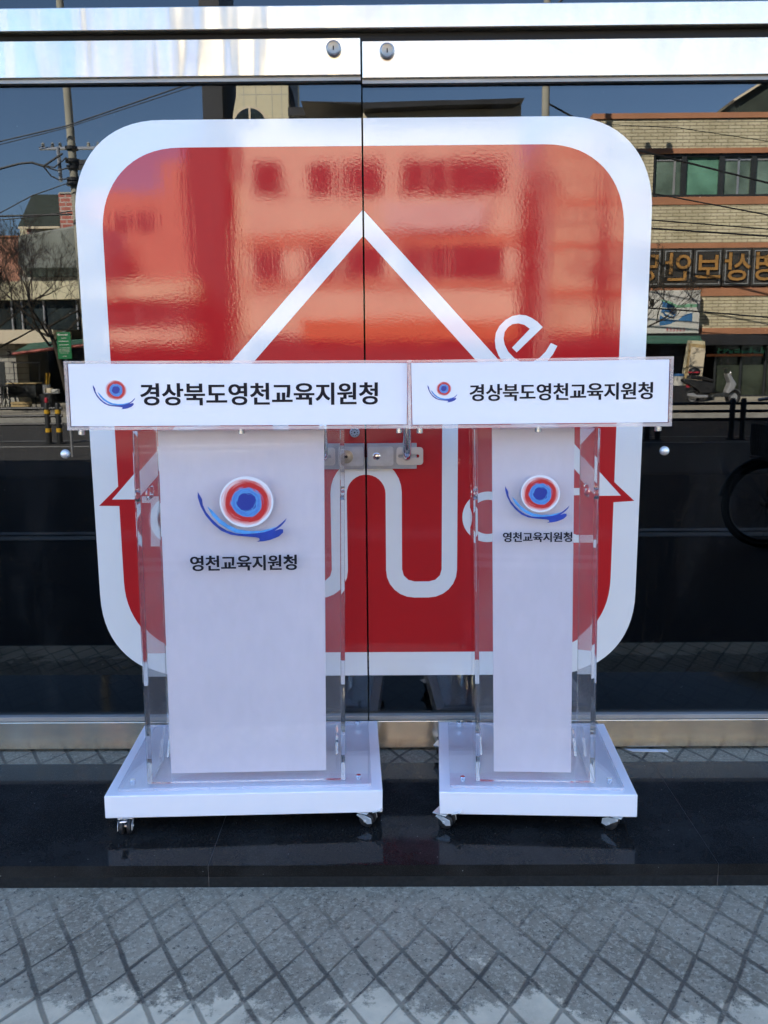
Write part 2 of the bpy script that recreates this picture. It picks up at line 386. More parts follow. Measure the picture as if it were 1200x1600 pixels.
    def build(s, name, mats, parent=None, bevel=0, smooth=False, seg=2, weld=False, recalc=True):
        if weld: bmesh.ops.remove_doubles(s.bm, verts=s.bm.verts, dist=1e-5)
        if recalc: bmesh.ops.recalc_face_normals(s.bm, faces=s.bm.faces)
        me = bpy.data.meshes.new(name); s.bm.to_mesh(me); s.bm.free()
        for m_ in (mats if isinstance(mats, (list, tuple)) else [mats]): me.materials.append(M[m_] if isinstance(m_, str) else m_)
        if smooth:
            for p in me.polygons: p.use_smooth = True
        o = bpy.data.objects.new(name, me); col.objects.link(o)
        if parent: o.parent = parent
        if bevel:
            b = o.modifiers.new('bevel', 'BEVEL'); b.width = bevel; b.segments = seg; b.limit_method = 'ANGLE'; b.angle_limit = R(40)
        if smooth:
            sm = o.modifiers.new('edges', 'EDGE_SPLIT'); sm.split_angle = R(38)
        return o
def tag(o, label=None, cat=None, group=None, kind=None):
    if label: o['label'] = label
    if cat: o['category'] = cat
    if group: o['group'] = group
    if kind: o['kind'] = kind
    return o
def thing(name, loc, label, cat, group=None, rot=(0, 0, 0)):
    o = bpy.data.objects.new(name, None); col.objects.link(o); o.location = loc; o.rotation_euler = rot
    o.empty_display_size = .1
    return tag(o, label, cat, group)
def struct(name, mb, mat): return tag(mb.build(name, mat), kind='structure')
def copy_tree(o, parent=None):
    c = o.copy(); col.objects.link(c)
    if parent: c.parent = parent
    for ch in list(o.children): copy_tree(ch, c)
    return c
# measuring: a photo point on the plane y = Y; and a point reflected in the door glass, d metres out in the street
def ray(x, y): return F0 * FPX + R1 * (x - 600) - U1 * (y - 800)
def on(x, y, Y=0):
    d = ray(x, y); return CAM + d * ((Y - CAM.y) / d.y)
def rf(x, y, d):
    p = on(x, y, d); return Vector((p.x, -p.y, p.z))
def arc(cx, cz, r, a0, a1, n=12): return [(cx + r * math.cos(R(a0 + (a1 - a0) * i / n)), cz + r * math.sin(R(a0 + (a1 - a0) * i / n))) for i in range(n + 1)]
def rrect(x0, x1, z0, z1, r, n=8, p=2.0):
    out = []
    for cx, cz, a in ((x1 - r, z1 - r, 0), (x0 + r, z1 - r, 90), (x0 + r, z0 + r, 180), (x1 - r, z0 + r, 270)):
        for i in range(n + 1):
            t = R(a + 90 * i / n); c, s_ = math.cos(t), math.sin(t)
            out.append((cx + r * math.copysign(abs(c) ** (2 / p), c), cz + r * math.copysign(abs(s_) ** (2 / p), s_)))
    return out
SEAM = -.074
# ================================================================== THE SETTING
SW, RD = -.06, -.18                       # levels of the pavement and the road
struct('ground', MB().box(-600, 600, -700, 500, -.6, -.45), 'earth')
struct('pavement', MB().box(-40, 40, -1.25, -.689, -.40, SW), 'paving')
struct('dark_pavement', MB().box(-40, 40, -3.75, -1.2505, -.40, SW - .001), 'apron')
struct('road', MB().box(-120, 120, -19.3, -3.9, -.45, RD), 'asphalt')
b = MB()
for i in range(-40, 40): b.box(i * 1.0 + .003, i + .997, -3.9, -3.75, -.45, SW + .004)
struct('kerb', b, 'kerb')
b = MB()
for i in range(-60, 60): b.box(i * 1.0 + .003, i + .997, -19.45, -19.3, -.45, SW)
struct('far_kerb', b, 'kerb')
struct('far_pavement', MB().box(-90, 90, -62, -19.45, -.44, SW - .004), 'concrete')
struct('near_lane', MB().box(-60, 60, -8.6, -3.91, RD - .02, RD + .0015), 'apron')
b = MB()
b.box(-60, 60, -4.68, -4.56, RD - .01, RD + .006)
for k in (12.7, 13.9): b.box(-60, 60, -k - .12, -k, RD - .01, RD + .004)
b.box(-60, 60, -18.9, -18.78, RD - .01, RD + .004)
struct('lane_markings', b, 'lane')
struct('landing_paving', MB().box(-6, 6, -.122, .9, -.4, 0), 'paving')
gx = [-6, -4.6, -3.15, -1.78, on(325, 1353).x * (.98), 0, 0, 2.2, 3.6, 6]
p0 = CAM + ray(325, 1353) * (CAM.z / -ray(325, 1353).z); p1 = CAM + ray(1125, 1353) * (CAM.z / -ray(1125, 1353).z)
joints = [-6, -4.5, -3.2, p0.x - 1.35, p0.x, p1.x, p1.x + 1.3, 4.2, 6]
b = MB()
for a, c in zip(joints, joints[1:]):
    b.box(a + .001, c - .001, -.69, -.1235, -.03, .001); b.m(1).box(a + .0008, c - .0008, -.6885, -.124, -.062, -.031).m(0)
b.m(2).box(-6, 6, -.688, -.1222, -.39, -.0005)
struct('granite_step', b, ['granite', 'granite_face', 'grout'])

# ------------------------------------------------------------------ the building that holds the doors
bld = thing('office_building', (0, .4, 0), 'stone fronted office building that holds the steel framed glass doors', 'building')
def at(p, par): p.parent = par; p.matrix_parent_inverse = Matrix.Identity(4); p.location = -Vector(par.location); return p
b = MB()
for x0, x1, z0, z1 in ((-10, -2.65, -.4, 17.4), (2.65, 22, -.4, 17.4), (-2.65, 2.65, 2.95, 17.4)): b.box(x0, x1, .02, .5, z0, z1)
b.box(-34, -10.02, .02, .5, -.4, 9.9)
at(b.build('front_wall', 'stone', bld), bld)
b = MB()
b.box(-10, 22, 8, 8.3, -.4, 17.4); b.box(-10, -9.7, .5, 8, -.4, 17.4); b.box(21.7, 22, .5, 8, -.4, 17.4)
b.box(-34, -33.7, .5, 8, -.4, 9.9); b.box(-34, -10.02, 8, 8.3, -.4, 9.9)
at(b.build('side_and_back_walls', 'stone', bld), bld)
b = MB(); b.box(-10.1, 22.1, .5, 8.4, 17.4, 17.7); b.box(-34.1, -10.05, .5, 8.4, 9.9, 10.2)
at(b.build('roof', 'greywall', bld), bld)
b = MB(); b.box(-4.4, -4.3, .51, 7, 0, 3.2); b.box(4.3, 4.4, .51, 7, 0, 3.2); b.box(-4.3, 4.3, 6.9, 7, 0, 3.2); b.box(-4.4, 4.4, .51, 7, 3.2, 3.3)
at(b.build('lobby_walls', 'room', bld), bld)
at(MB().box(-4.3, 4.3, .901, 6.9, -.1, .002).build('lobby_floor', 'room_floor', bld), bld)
b = MB()
for xx in (-8.2, -6, -3.6, -1.2, 1.2, 3.6, 6, 8.4, 10.8, 13.2):
    for zz in (4.4, 7.6, 10.8, 14): b.box(xx - .8, xx + .8, .005, .03, zz, zz + 1.6)
o = at(b.build('upper_windows', 'win_glass', bld), bld); o['kind'] = 'stuff'

# ------------------------------------------------------------------ door frame and doors
fr = thing('door_frame', (SEAM, 0, 0), 'brushed steel frame with a fixed glass transom above the two doors', 'door frame')
b = MB(); b.box(-2.65, 2.65, -.06, .06, 2.181, 2.243)
at(b.build('header_bar', 'steel', fr, bevel=.0025), fr)
at(MB().box(-2.65, 2.65, -.03, .05, 2.150, 2.1805).build('head_gap', 'black', fr), fr)
at(MB().box(-2.62, 2.62, -.006, .006, 2.2432, 2.93).build('transom_glass', 'door_glass', fr), fr)
b = MB(); b.box(-2.65, -2.59, -.05, .05, 0, 2.181); b.box(2.59, 2.65, -.05, .05, 0, 2.181)
b.box(-1.50, -1.44, -.05, .05, 0, 2.181); b.box(1.30, 1.36, -.05, .05, 0, 2.181)
at(b.build('jambs', 'steel', fr, bevel=.002), fr)
at(MB().box(-2.585, -1.505, -.006, .006, .02, 2.18).box(1.365, 2.585, -.006, .006, .02, 2.18).build('side_glass', 'door_glass', fr), fr)
at(MB().box(-2.65, 2.65, -.06, .06, 2.93, 2.96).build('transom_cap', 'steel', fr), fr)

YS = -.0064
def decal_layers():
    """outlines of the vinyl picture on the doors, metres, (x, z)"""
    white = [rrect(-.932, .783, .249, 1.957, .275, 16, 2.25)]
    rd = rrect(-.853, .702, .328, 1.880, .245, 16, 2.2)
    # the roof tips poke out of the red field on both sides
    pokes = [[(-.845, .92), (-.852, .876), (-.917, .814), (-.85, .813)], [(.70, .925), (.702, .879), (.767, .819), (.70, .815)]]
    ap, sl = (-.0745, 1.701), (1.701 - .834) / .8
    chev = [(-.8745, .834), (-.0745, 1.701), (.7245, .836), (.6545, .836), (-.0745, 1.626), (-.8045, .834)]
    def pxz(l, ox=0, oy=0, s=1): return [((lambda p: (p.x, p.z))(on(ox + a / s, oy + b_ / s, 0))) for a, b_ in l]
    e = pxz([(805, 385), (740, 320), (680, 280), (610, 248), (535, 240), (450, 255), (370, 300), (300, 370), (258, 450), (245, 540), (255, 630), (290, 720), (345, 800),
             (430, 870), (530, 915), (640, 925), (760, 890), (855, 790), (925, 700), (975, 605), (900, 570), (840, 670), (770, 740), (690, 788), (600, 800), (540, 785), (470, 745), (400, 670), (360, 590), (347, 520),
             (360, 440), (400, 385), (450, 350), (520, 340), (590, 358), (655, 405), (445, 625), (500, 680)], 740, 460, 7.5)
    # the long looping stroke in the middle (arch between two hooks)
    ox = -.0745
    cz_t, cz_b = .915, .585                       # centres of the arch and of the hooks
    def px2z(y): return on(573, y).z
    zi_t, zo_t, zi_b, zo_b = px2z(741), px2z(714), px2z(908), px2z(933)
    xi = on(603, 850).x - ox; xo = on(628, 850).x - ox; ui = on(690, 850).x - ox; uo = on(714, 850).x - ox
    loop = [(uo, 1.19), (uo, zo_b + .09)] + [(uo - .09 + .09 * math.cos(R(t)), zo_b + .09 + .09 * math.sin(R(t))) for t in range(0, -91, -15)]
    loop += [(xi + .09 - .09 * math.sin(R(t)), zo_b + .09 - .09 * math.cos(R(t))) for t in range(0, 91, 15)]
    loop += [(xi * math.cos(R(t)), zi_t - xi + xi * math.sin(R(t))) for t in range(0, 181, 12)]
    left = [(-x, z) for x, z in loop[:-16]][::-1]
    outer_l = left
    loop = loop[:-16] + [(xi * math.cos(R(t)), zi_t - xi + xi * math.sin(R(t))) for t in range(0, 181, 12)] + outer_l
    # way back along the inner side
    back = [(-ui, 1.19), (-ui, zi_b + .04)] + [(-ui + .04 - .04 * math.cos(R(t)), zi_b + .04 - .04 * math.sin(R(t))) for t in range(0, 91, 30)]
    back += [(-xo - .04 + .04 * math.sin(R(t)), zi_b + .04 - .04 * math.cos(R(t))) for t in range(0, 91, 30)]
    back += [(-xo * math.cos(R(t)), zo_t - xo + xo * math.sin(R(t))) for t in range(0, 181, 12)]
    back += [(xo + .04 - .04 * math.cos(R(t)), zi_b + .04 - .04 * math.sin(R(t))) for t in range(0, 91, 30)]
    back += [(ui - .04 + .04 * math.sin(R(t)), zi_b + .04 - .04 * math.cos(R(t))) for t in range(0, 91, 30)] + [(ui, 1.19)]
    loop = [(x + ox, z) for x, z in loop + back]
    def ring(cx, cz, ro, ri): return [arc(cx, cz, ro, 0, 360, 40)[:-1], arc(cx, cz, ri, 0, 360, 40)[:-1][::-1]]
    pc = on(762, 807); sc_ = (on(802, 807).x - on(722, 807).x) / 2
    o1 = ring(pc.x, pc.z, sc_, sc_ * .68)
    pc2 = on(282, 812); o2 = ring(pc2.x, pc2.z, sc_, sc_ * .68)
    one = pxz([(218, 775), (246, 775), (246, 853), (232, 853), (232, 785), (218, 785)])
    hook = pxz([(866, 762), (905, 762), (905, 773), (880, 774), (880, 815), (888, 830), (900, 835), (932, 835), (932, 847), (896, 847), (876, 838), (866, 820)])
    strokes = [[chev], [e], [loop], o1, o2, [one], [hook]]
    return white, rd, pokes, strokes

def keylock(mx):
    k = MB()
    k.m(1).lathe([(.0, 0), (.021, 0), (.021, .012), (.019, .016), (.0165, .0175)], mx, 28)
    k.m(0).lathe([(.0165, .0172), (.0145, .0165), (0, .0165)], mx, 28)
    return k
def make_door(sx, x0, x1, ztop, label):
    d = thing('glass_door', ((x0 + x1) / 2, 0, 0), label, 'door', 'pair of glass entrance doors')
    P = lambda o: at(o, d)
    P(MB().box(x0, x1, -.006, .006, .105, ztop - .10).build('glass', 'door_glass', d))
    P(MB().box(x0, x1, -.035, .035, ztop - .100, ztop).build('top_rail', 'steel', d, bevel=.002))
    P(MB().box(x0, x1, -.026, .026, ztop - .1115, ztop - .1005).build('glazing_channel', 'channel', d))
    P(MB().box(x0, x1, -.035, .035, .010, .103).build('bottom_rail', 'steel', d, bevel=.002))
    P(MB().box(x0, x1, -.028, .028, .1035, .118).build('glazing_channel', 'channel', d, bevel=.001))
    lp = on(521, 75, -.045) if sx < 0 else on(605, 79, -.045)
    lk = P(keylock(T(lp.x, -.0345, lp.z) @ Matrix.Rotation(R(90), 4, 'X')).build('lock_cylinder', ['lock_face', 'satin'], d, smooth=True))
    kh = MB().flat([[(lp.x - .0016, lp.z - .007), (lp.x + .0016, lp.z - .007), (lp.x + .0016, lp.z + .004), (lp.x - .0016, lp.z + .004)]], -.0523, -.0500)
    kh.build('keyhole', 'black', lk)
    white, rd, pokes, strokes = decal_layers()
    cut = x1 - .0006 if sx < 0 else x0 + .0006
    b = MB(); b.flat(white, YS - .0005, YS); b.bisect(cut, sx < 0); wl = P(b.build('decal_border', 'vinyl_white', d))
    b = MB(); b.flat([rd], YS - .0011, YS - .0006)
    b.flat([pokes[0 if sx < 0 else 1]], YS - .00112, YS - .00062); b.bisect(cut, sx < 0); P(b.build('decal_field', 'vinyl_red', d))
    b = MB()
    for lp_ in strokes: b.flat(lp_, YS - .0017, YS - .0012)
    b.bisect(cut, sx < 0); P(b.build('decal_lettering', 'vinyl_white', d))
    # door fittings: stud, latch plate, pull handle
    sp = on(100, 710, -.02) if sx < 0 else on(1040, 705, -.02)
    mx = T(sp.x, -.0062, sp.z) @ Matrix.Rotation(R(90), 4, 'X')
    P(MB().lathe([(.0145, 0), (.0145, .003), (.013, .009), (.0095, .014), (.005, .016), (0, .0165)], mx, 24).build('glass_stud', 'stud', d, smooth=True))
    return d, P
XL0, XR1 = -1.438, 1.298
dl, PL = make_door(-1, XL0, SEAM - .0022, 2.166, 'left glass door of the pair, half the white and red rounded sticker and small latch with a keyhole')
dr, PR = make_door(1, SEAM + .0022, XR1, 2.157, 'right glass door of the pair, half the sticker with the tilted letter e')
# latch plates meet at the seam
zc = on(580, 712).z; S = 1 / 512.
for sx, P, d in ((-1, PL, dl), (1, PR, dr)):
    X = lambda v: SEAM + sx * v
    b = MB()
    b.flat([[(X(.004), zc - .040), (X(.158), zc - .040), (X(.158), zc + .040), (X(.004), zc + .040)]], -.018, -.0088)
    pl = P(b.build('latch_plate', 'latch', d, bevel=.0015))
    s1, s2 = (X(.095), X(.178)) if sx > 0 else (X(.178), X(.095))
    lpts = rrect(s1, s2, zc - .0275, zc + .0275, .010, 5); slot = rrect(s1 + .006, s2 - .012, zc - .005, zc + .005, .004, 4)[::-1]
    MB().flat([lpts, slot], -.021, -.0182).build('slotted_plate', 'silver', pl, bevel=.0008)
    s1, s2 = (X(.007), X(.086)) if sx > 0 else (X(.086), X(.007))
    MB().flat([rrect(s1, s2, zc - .030, zc + .030, .009, 5)], -.0235, -.0182).build('cover_plate', 'satin', pl, bevel=.001)
    if sx < 0:
        mx = T(X(.060), -.0236, zc) @ Matrix.Rotation(R(90), 4, 'X')
        k_ = MB(); k_.lathe([(.0, 0), (.021, 0), (.021, .003), (.017, .0045), (.014, .0038), (.011, .005), (0, .005)], mx, 28); k_.m(1).lathe([(.0045, .0052), (.0045, .0056), (0, .0056)], mx, 14)
        k_.build('latch_cylinder', ['lock_face', 'black'], pl, smooth=True)
    else:
        mx = T(X(.034), -.0236, zc) @ Matrix.Rotation(R(90), 4, 'X')
        k_ = MB(); k_.lathe([(0, 0), (.0115, 0), (.0115, .0015), (.009, .003), (0, .0035)], mx, 20)
        for a in range(4): k_.m(1).lathe([(.0016, .0033), (.0016, .0042), (0, .0042)], mx @ T(.005 * math.cos(a * 1.57 + .6), .005 * math.sin(a * 1.57 + .6), 0), 8)
        k_.build('latch_knob', ['chrome', 'black'], pl, smooth=True)
    hx = X(.127)
    ph = [(hx, -.0086, zc), (hx, -.030, zc), (hx, -.050, zc + .006), (hx, -.062, zc + .022), (hx, -.064, zc + .045), (hx, -.064, zc + .34), (hx, -.062, zc + .365), (hx, -.050, zc + .381), (hx, -.030, zc + .387), (hx, -.0086, zc + .387)]
    # the grip hangs inside the sign boards' height
    ph = [(a, b_, zc + (c_ - zc) * .40) if False else (a, b_, c_ if c_ < zc + .1 else c_ - .18) for a, b_, c_ in ph]
    P(MB().tube(ph, .0135, 16).build('pull_handle', 'chrome', d, smooth=True))
# round knob just above the left latch plate
kp = on(554, 676, -.02)
mx = T(kp.x, -.0078, kp.z) @ Matrix.Rotation(R(90), 4, 'X')
k_ = MB(); k_.lathe([(0, 0), (.0155, 0), (.0155, .006), (.013, .009), (0, .009)], mx, 24)
for a in range(9): k_.m(1).lathe([(.0018, .0088), (.0018, .0096), (0, .0096)], mx @ T(.0095 * math.cos(a * .7), .0095 * math.sin(a * .7), 0), 6)
k_.m(1).lathe([(.0028, .0088), (.0028, .0096), (0, .0096)], mx, 8)
PL(k_.build('round_boss', ['satin', 'black'], dl, smooth=True))
# strip of paper pushed under the right door
a = on(982, 1163); 
ps = MB(); ps.pts([(a.x, -.050, .0005), (a.x + .115, -.055, .0005), (a.x + .112, -.040, .0005), (a.x - .02, -.030, .0005), (a.x, -.050, .0022), (a.x + .115, -.055, .0016), (a.x + .112, -.040, .003), (a.x - .02, -.030, .002)],
    [(3, 2, 1, 0), (4, 5, 6, 7), (0, 1, 5, 4), (1, 2, 6, 5), (2, 3, 7, 6), (3, 0, 4, 7)])
tag(ps.build('paper_strip', 'paper'), 'thin white strip of paper lying at the foot of the right door', 'paper')

# ================================================================== LECTERNS
SW_DARK = [(170, 265), (205, 330), (210, 380), (235, 440), (280, 500), (340, 560), (410, 605), (480, 628), (560, 635), (640, 631), (720, 622), (780, 604), (830, 578), (872, 545), (920, 500), (905, 532), (870, 570), (815, 610),
           (860, 595), (888, 598), (888, 625), (850, 660), (780, 688), (720, 700), (660, 705), (686, 690), (680, 672), (650, 665), (600, 660), (520, 652), (440, 640), (360, 605), (290, 545), (230, 470), (190, 390), (168, 310)]
SW_LIGHT = [(245, 390), (290, 430), (350, 500), (420, 555), (500, 593), (600, 610), (700, 608), (780, 590), (835, 572), (780, 603), (720, 621), (640, 630), (560, 634), (480, 622), (410, 585), (345, 540), (285, 470)]
def emblem(par, cx, cz, width, y, rim_disc, ln):
    """cx, cz: centre of the disc; width: span of the swooshes"""
    s = width / 752.
    f = lambda l: [(cx + (a - 580) * s, cz - (b_ - 357) * s) for a, b_ in l]
    r = 228 * s if rim_disc else 190 * s
    rim = (.80, .82, .88) if rim_disc else (.88, .88, .93)
    mat = emblem_mat('emblem rings', cx + ln * cz, cz - .35 * ln * cx, 228 * s if rim_disc else 205 * s, rim)
    b = MB()
    b.flat([[(cx + r * math.cos(t * math.pi / 32), cz + r * .965 * math.sin(t * math.pi / 32)) for t in range(64)]], y - .0006, y)
    b.m(1).flat([f(SW_DARK)], y - .0005, y)
    b.m(2).flat([f(SW_LIGHT)], y - .0008, y - .0002)
    return b.build('emblem', [mat, 'navy', 'azure'], par)
def sub(par, name, mb, mat, **k): return mb.build(name, mat, par, **k)
def slab_with_slot(ly0, ly1, z0, z1, slot):
    return [[(ly0, z0), (ly1, z0), (ly1, z1), (ly0, z1)], slot[::-1]]

def lectern(loc, yaw, lean, W, colw, colx, bw, bx, pw, px_, emb_r, emb_w, em_col, em_z, tx_z, em_board, board_emb_x, board_txt_x, board_emb_w, label):
    L = thing('lectern', loc, label, 'lectern', 'acrylic lecterns in front of the doors', (0, 0, yaw))
    SH = Matrix(((1, 0, lean, 0), (0, 1, 0, 0), (-lean * .35, 0, 1, 0), (0, 0, 0, 1)))   # the slight lean of the whole stand
    D = .465; z0, z1 = .044, .109
    def fin(o):
        o.data.transform(SH); return o
    B = lambda name, mb, mat, par=L, **k: fin(mb.build(name, mat, par, **k))
    hw = W / 2; yf, yb = -D / 2, D / 2
    B('base', MB().box(-hw, hw, yf, yb, z0, z1), 'milky', bevel=.0035, seg=4)
    ins = .030
    bpz = z1 + .0008; bph = .008
    B('base_plate', MB().flat([[(-hw + ins + .004, yf + .022), (hw - ins - .004, yf + .022), (hw - ins, yf + .027), (hw - ins, yb - .024), (-hw + ins, yb - .024), (-hw + ins, yf + .027)]], 0, bph,
        Matrix(((1, 0, 0, 0), (0, 0, 1, 0), (0, 1, 0, bpz), (0, 0, 0, 1)))).edges_to(1, 2), ['sheet', 'edge'])
    for sx in (-1, 1):
        for sy in (-1, 1):
            cx_, cy_ = sx * (hw - ins - .035), (yf + .050 if sy < 0 else yb - .050)
            B('screw', MB().lathe([(0, 0), (.0075, 0), (.0075, .011), (.0062, .0125), (0, .0125)], T(cx_, cy_, bpz + bph + .0002), 16), 'chrome', smooth=True)
    # column: clear front sheet, two clear cheeks, white panel between
    cz0, cz1 = bpz + bph + .0003, 1.082; cf = -.185
    x0, x1 = colx - colw / 2, colx + colw / 2
    B('front_panel', MB().box(x0, x1, cf, cf + .010, cz0, cz1).edges_to(1, 1), ['sheet', 'acrylic'])
    sy0, sy1 = cf + .0102, cf + .235
    zs = .905; slot = [(sy0 + .115 + (a - .04), zs + c) for a, c in rrect(0, .08, -.016, .016, .015, 6)]
    for sx in (-1, 1):
        xa = x0 if sx < 0 else x1 - .012
        # cheek lies in the Y-Z plane: build it flat and turn it
        mx = Matrix(((0, 1, 0, 0), (1, 0, 0, 0), (0, 0, 1, 0), (0, 0, 0, 1)))
        B('side_panel', MB().flat(slab_with_slot(sy0, sy1, cz0, cz1, slot), xa, xa + .012, mx), 'acrylic', bevel=.0008)
        xb = xa + .018 if sx < 0 else xa - .018
        B('brace', MB().flat([[(sy1 - .075, cz0), (sy1 + .030, cz0), (sy1 + .026, cz0 + .012), (sy1 - .005, cz0 + .060), (sy1 - .020, cz0 + .060)]], xb, xb + .008 , mx), 'acrylic', bevel=.0008)
    B('white_panel', MB().box(px_ - pw / 2, px_ + pw / 2, cf + .034, cf + .040, cz0 + .012, cz1), 'panel', bevel=.0008)
    fy = cf - .0003
    em = emblem(L, emb_r[0], em_z, emb_w, fy, True, lean); fin(em)
    B('lettering', MB().text('영천교육지원청', em_col, emb_r[1], tx_z, fy - .0004, .0007, .016, wide=.017), 'ink')
    # head: white sign board in a clear tray with a sloping desk
    hf = -.262; hz0, hz1 = 1.091, 1.252
    bx0, bx1 = bx - bw / 2, bx + bw / 2
    tray = MB(); tray.box(bx0, bx1, hf, hf + .30, hz0, hz0 + .008)
    B('desk_floor', tray.edges_to(1, 2), ['sheet', 'edge'])
    for sx in (-1, 1):
        xa = bx0 if sx < 0 else bx1 - .008
        mx = Matrix(((0, 1, 0, 0), (1, 0, 0, 0), (0, 0, 1, 0), (0, 0, 0, 1)))
        B('desk_side', MB().flat([[(hf, hz0 + .0083), (hf + .30, hz0 + .0083), (hf + .30, hz0 + .045), (hf, hz1)]], xa, xa + .008, mx).edges_to(1, 0), ['sheet', 'edge'])
    sl = (hz1 - hz0 - .045) / .30
    mx = Matrix(((1, 0, 0, 0), (0, 1, 0, 0), (0, 0, 1, 0), (0, 0, 0, 1)))
    B('desk_top', MB().pts([(bx0, hf, hz1 + .0005), (bx1, hf, hz1 + .0005), (bx1, hf + .30, hz0 + .0455), (bx0, hf + .30, hz0 + .0455), (bx0, hf, hz1 + .0065), (bx1, hf, hz1 + .0065), (bx1, hf + .30, hz0 + .0515), (bx0, hf + .30, hz0 + .0515)],
        [(3, 2, 1, 0), (4, 5, 6, 7), (0, 1, 5, 4), (1, 2, 6, 5), (2, 3, 7, 6), (3, 0, 4, 7)]).edges_to(1, 2, .7), ['sheet', 'edge'])
    sbz0, sbz1 = hz0 + .0095, hz1 - .0005
    sb = B('sign_board', MB().box(bx0 + .0095, bx1 - .0095, hf + .002, hf + .007, sbz0, sbz1), 'board', bevel=.0008)
    yy = hf + .0018; bz = (hz0 + hz1) / 2
    e2 = emblem(sb, bx + board_emb_x + .0, bz + .017, board_emb_w, yy, False, lean); fin(e2)
    B('lettering', MB().text('경상북도영천교육지원청', em_board, bx + board_txt_x, bz + .006, yy - .0002, .0007, .015, wide=.014), 'ink', sb)
    for xx in (bx0 + .027, bx, bx1 - .027):
        for yy_ in (hf + .022, hf + .26):
            B('standoff', MB().lathe([(0, 0), (.0075, 0), (.0085, .001), (.0085, .010), (.006, .0105), (.006, .013), (0, .013)], T(xx, yy_, hz0 - .0132), 12), 'chrome', smooth=True)
    # casters, each resting on the floor whatever the lean
    for sx in (-1, 1):
        for sy in (-1, 1):
            cx_, cy_ = sx * (hw - .052) + (-.045 if W < .6 and sx < 0 else 0), sy * (D / 2 - .020)
            top = z0 - lean * .35 * cx_
            c = thing('caster', (cx_, cy_, 0), None, None); c.parent = L
            aim = {(-1, -1): (62 if W < .6 else 5), (1, -1): (-120 if W < .6 else 64), (-1, 1): 160, (1, 1): -150}[(sx, sy)]
            c.rotation_euler = (0, 0, R(aim))
            r = .0205
            wh = MB()
            for s2 in (-1, 1):
                mxw = T(0, -.014, r) @ Matrix.Rotation(R(90) * s2, 4, 'Y')
                wh.lathe([(0, .004), (r * .7, .004), (r, .006), (r, .013), (r * .85, .0155), (0, .0165)], mxw, 22)
            wh.build('wheel', 'rubber', c, smooth=True)
            fk = MB()
            fk.box(-.020, .020, -.020, .020, top - .003, top - .0004)
            fk.lathe([(0, 0), (.012, 0), (.012, .006), (0, .006)], T(0, 0, top - .009), 16)
            for s2 in (-1, 1):
                fk.flat([[(-.034, r - .004), (-.020, r - .008), (-.004, r + .004), (.012, top - .010), (.006, top - .007), (-.016, top - .007), (-.032, r + .010)]], s2 * .0185 - .0008, s2 * .0185 + .0008, Matrix(((0, 1, 0, 0), (1, 0, 0, 0), (0, 0, 1, 0), (0, 0, 0, 1))))
            fk.box(-.0185, .0185, -.012, .010, top - .0095, top - .007)
            fk.cone((-.021, -.014, r), (.021, -.014, r), .0035, n=10)
            fk.build('fork', 'zinc', c, bevel=.0005)
            bl = MB(); q = Matrix.Rotation(R(-24), 4, 'X')
            bl.box(-.008, .008, -.052, -.026, -.0015, .0015, T(0, -.006, r + .020) @ T(0, -.02, 0) @ q @ T(0, .02, 0))
            bl.build('brake_lever', 'zinc', c, bevel=.0005)
    return L
CL = (-.410, -.292, .001); CR = (.406, -.300, .001)
lectern(CL, .045, .0125, .748, .541, .002, .844, .016, .430, .004, (.018, .007), .229, .0442, .897, .735, .0582, -.300, .049, .1007,
    'wider acrylic lectern in front of the left door, with the longer white sign board')
lectern(CR, -.052, -.019, .528, .322, -.002, .641, -.004, .212, -.006, (.009, .002), .165, .0283, .915, .801, .0443, -.232, .052, .0725,
    'narrower acrylic lectern in front of the right door, with the shorter white sign board')
# ================================================================== ACROSS THE STREET (seen mirrored in the door glass)
def zr(y, d, x=600): return rf(x, y, d).z
def xr(x, d, y=560): return rf(x, y, d).x
FZ = SW - .004
def rect(mb, x0, x1, y0, y1, d, dep=.1, xr_=None, base=False):
    """photo rectangle x0..x1, y0..y1 (y0 above) on the plane d metres out, going dep metres further away"""
    xm = xr_ or (x0 + x1) / 2
    z1 = zr(y0, d, xm); z0 = FZ if base else zr(y1, d, xm)
    return mb.box(xr(x0, d, (y0 + y1) / 2), xr(x1, d, (y0 + y1) / 2), -d, -d - dep, z0, z1)
def up(o, par): return at(o, par)
D0 = 27.3
# ---- cream brick shop building on the right
bb = thing('brick_building', (16, -D0, FZ), 'three storey cream brick building with terracotta bands and ochre letter signs, right of the sticker', 'building')
XB0, XB1, RX = xr(843, D0), 30.0, 1065
zz = lambda y: zr(y, D0, RX)
def band(mb, y0, y1, d0=0, d1=0, x0=XB0, x1=XB1): return mb.box(x0, x1, -D0 + d0, -D0 - .3 + d1, zz(y1), zz(y0))
XP = xr(928, D0, 180)
b = MB()
b.box(XB0, XB1, -D0 - 12, -D0 - .3, zz(523), zz(200)); b.box(XB0, XB1, -D0 - 12, -D0 - 2.2, FZ, zz(523)); b.box(XB0, XB0 + .25, -D0 - 2.2, -D0 - .3, FZ, zz(523)); b.box(XB1 - .25, XB1, -D0 - 2.2, -D0 - .3, FZ, zz(523))                       # body
b.box(XP, XB1, -D0 - 12, -D0 - .3, zz(200), zz(186))
up(b.build('body_wall', 'greywall', bb), bb)
b = MB()
b.box(XB0, XP, -D0, -D0 - .298, zz(232), zz(199)); b.box(XP, XB1, -D0, -D0 - .298, zz(232), zz(185.5))
band(b, 320, 380); band(b, 463, 513)
b.box(XB0, xr(1008, D0), -D0, -D0 - .298, zz(308), zz(240)); b.box(XB0, xr(985, D0), -D0, -D0 - .298, zz(463), zz(388))
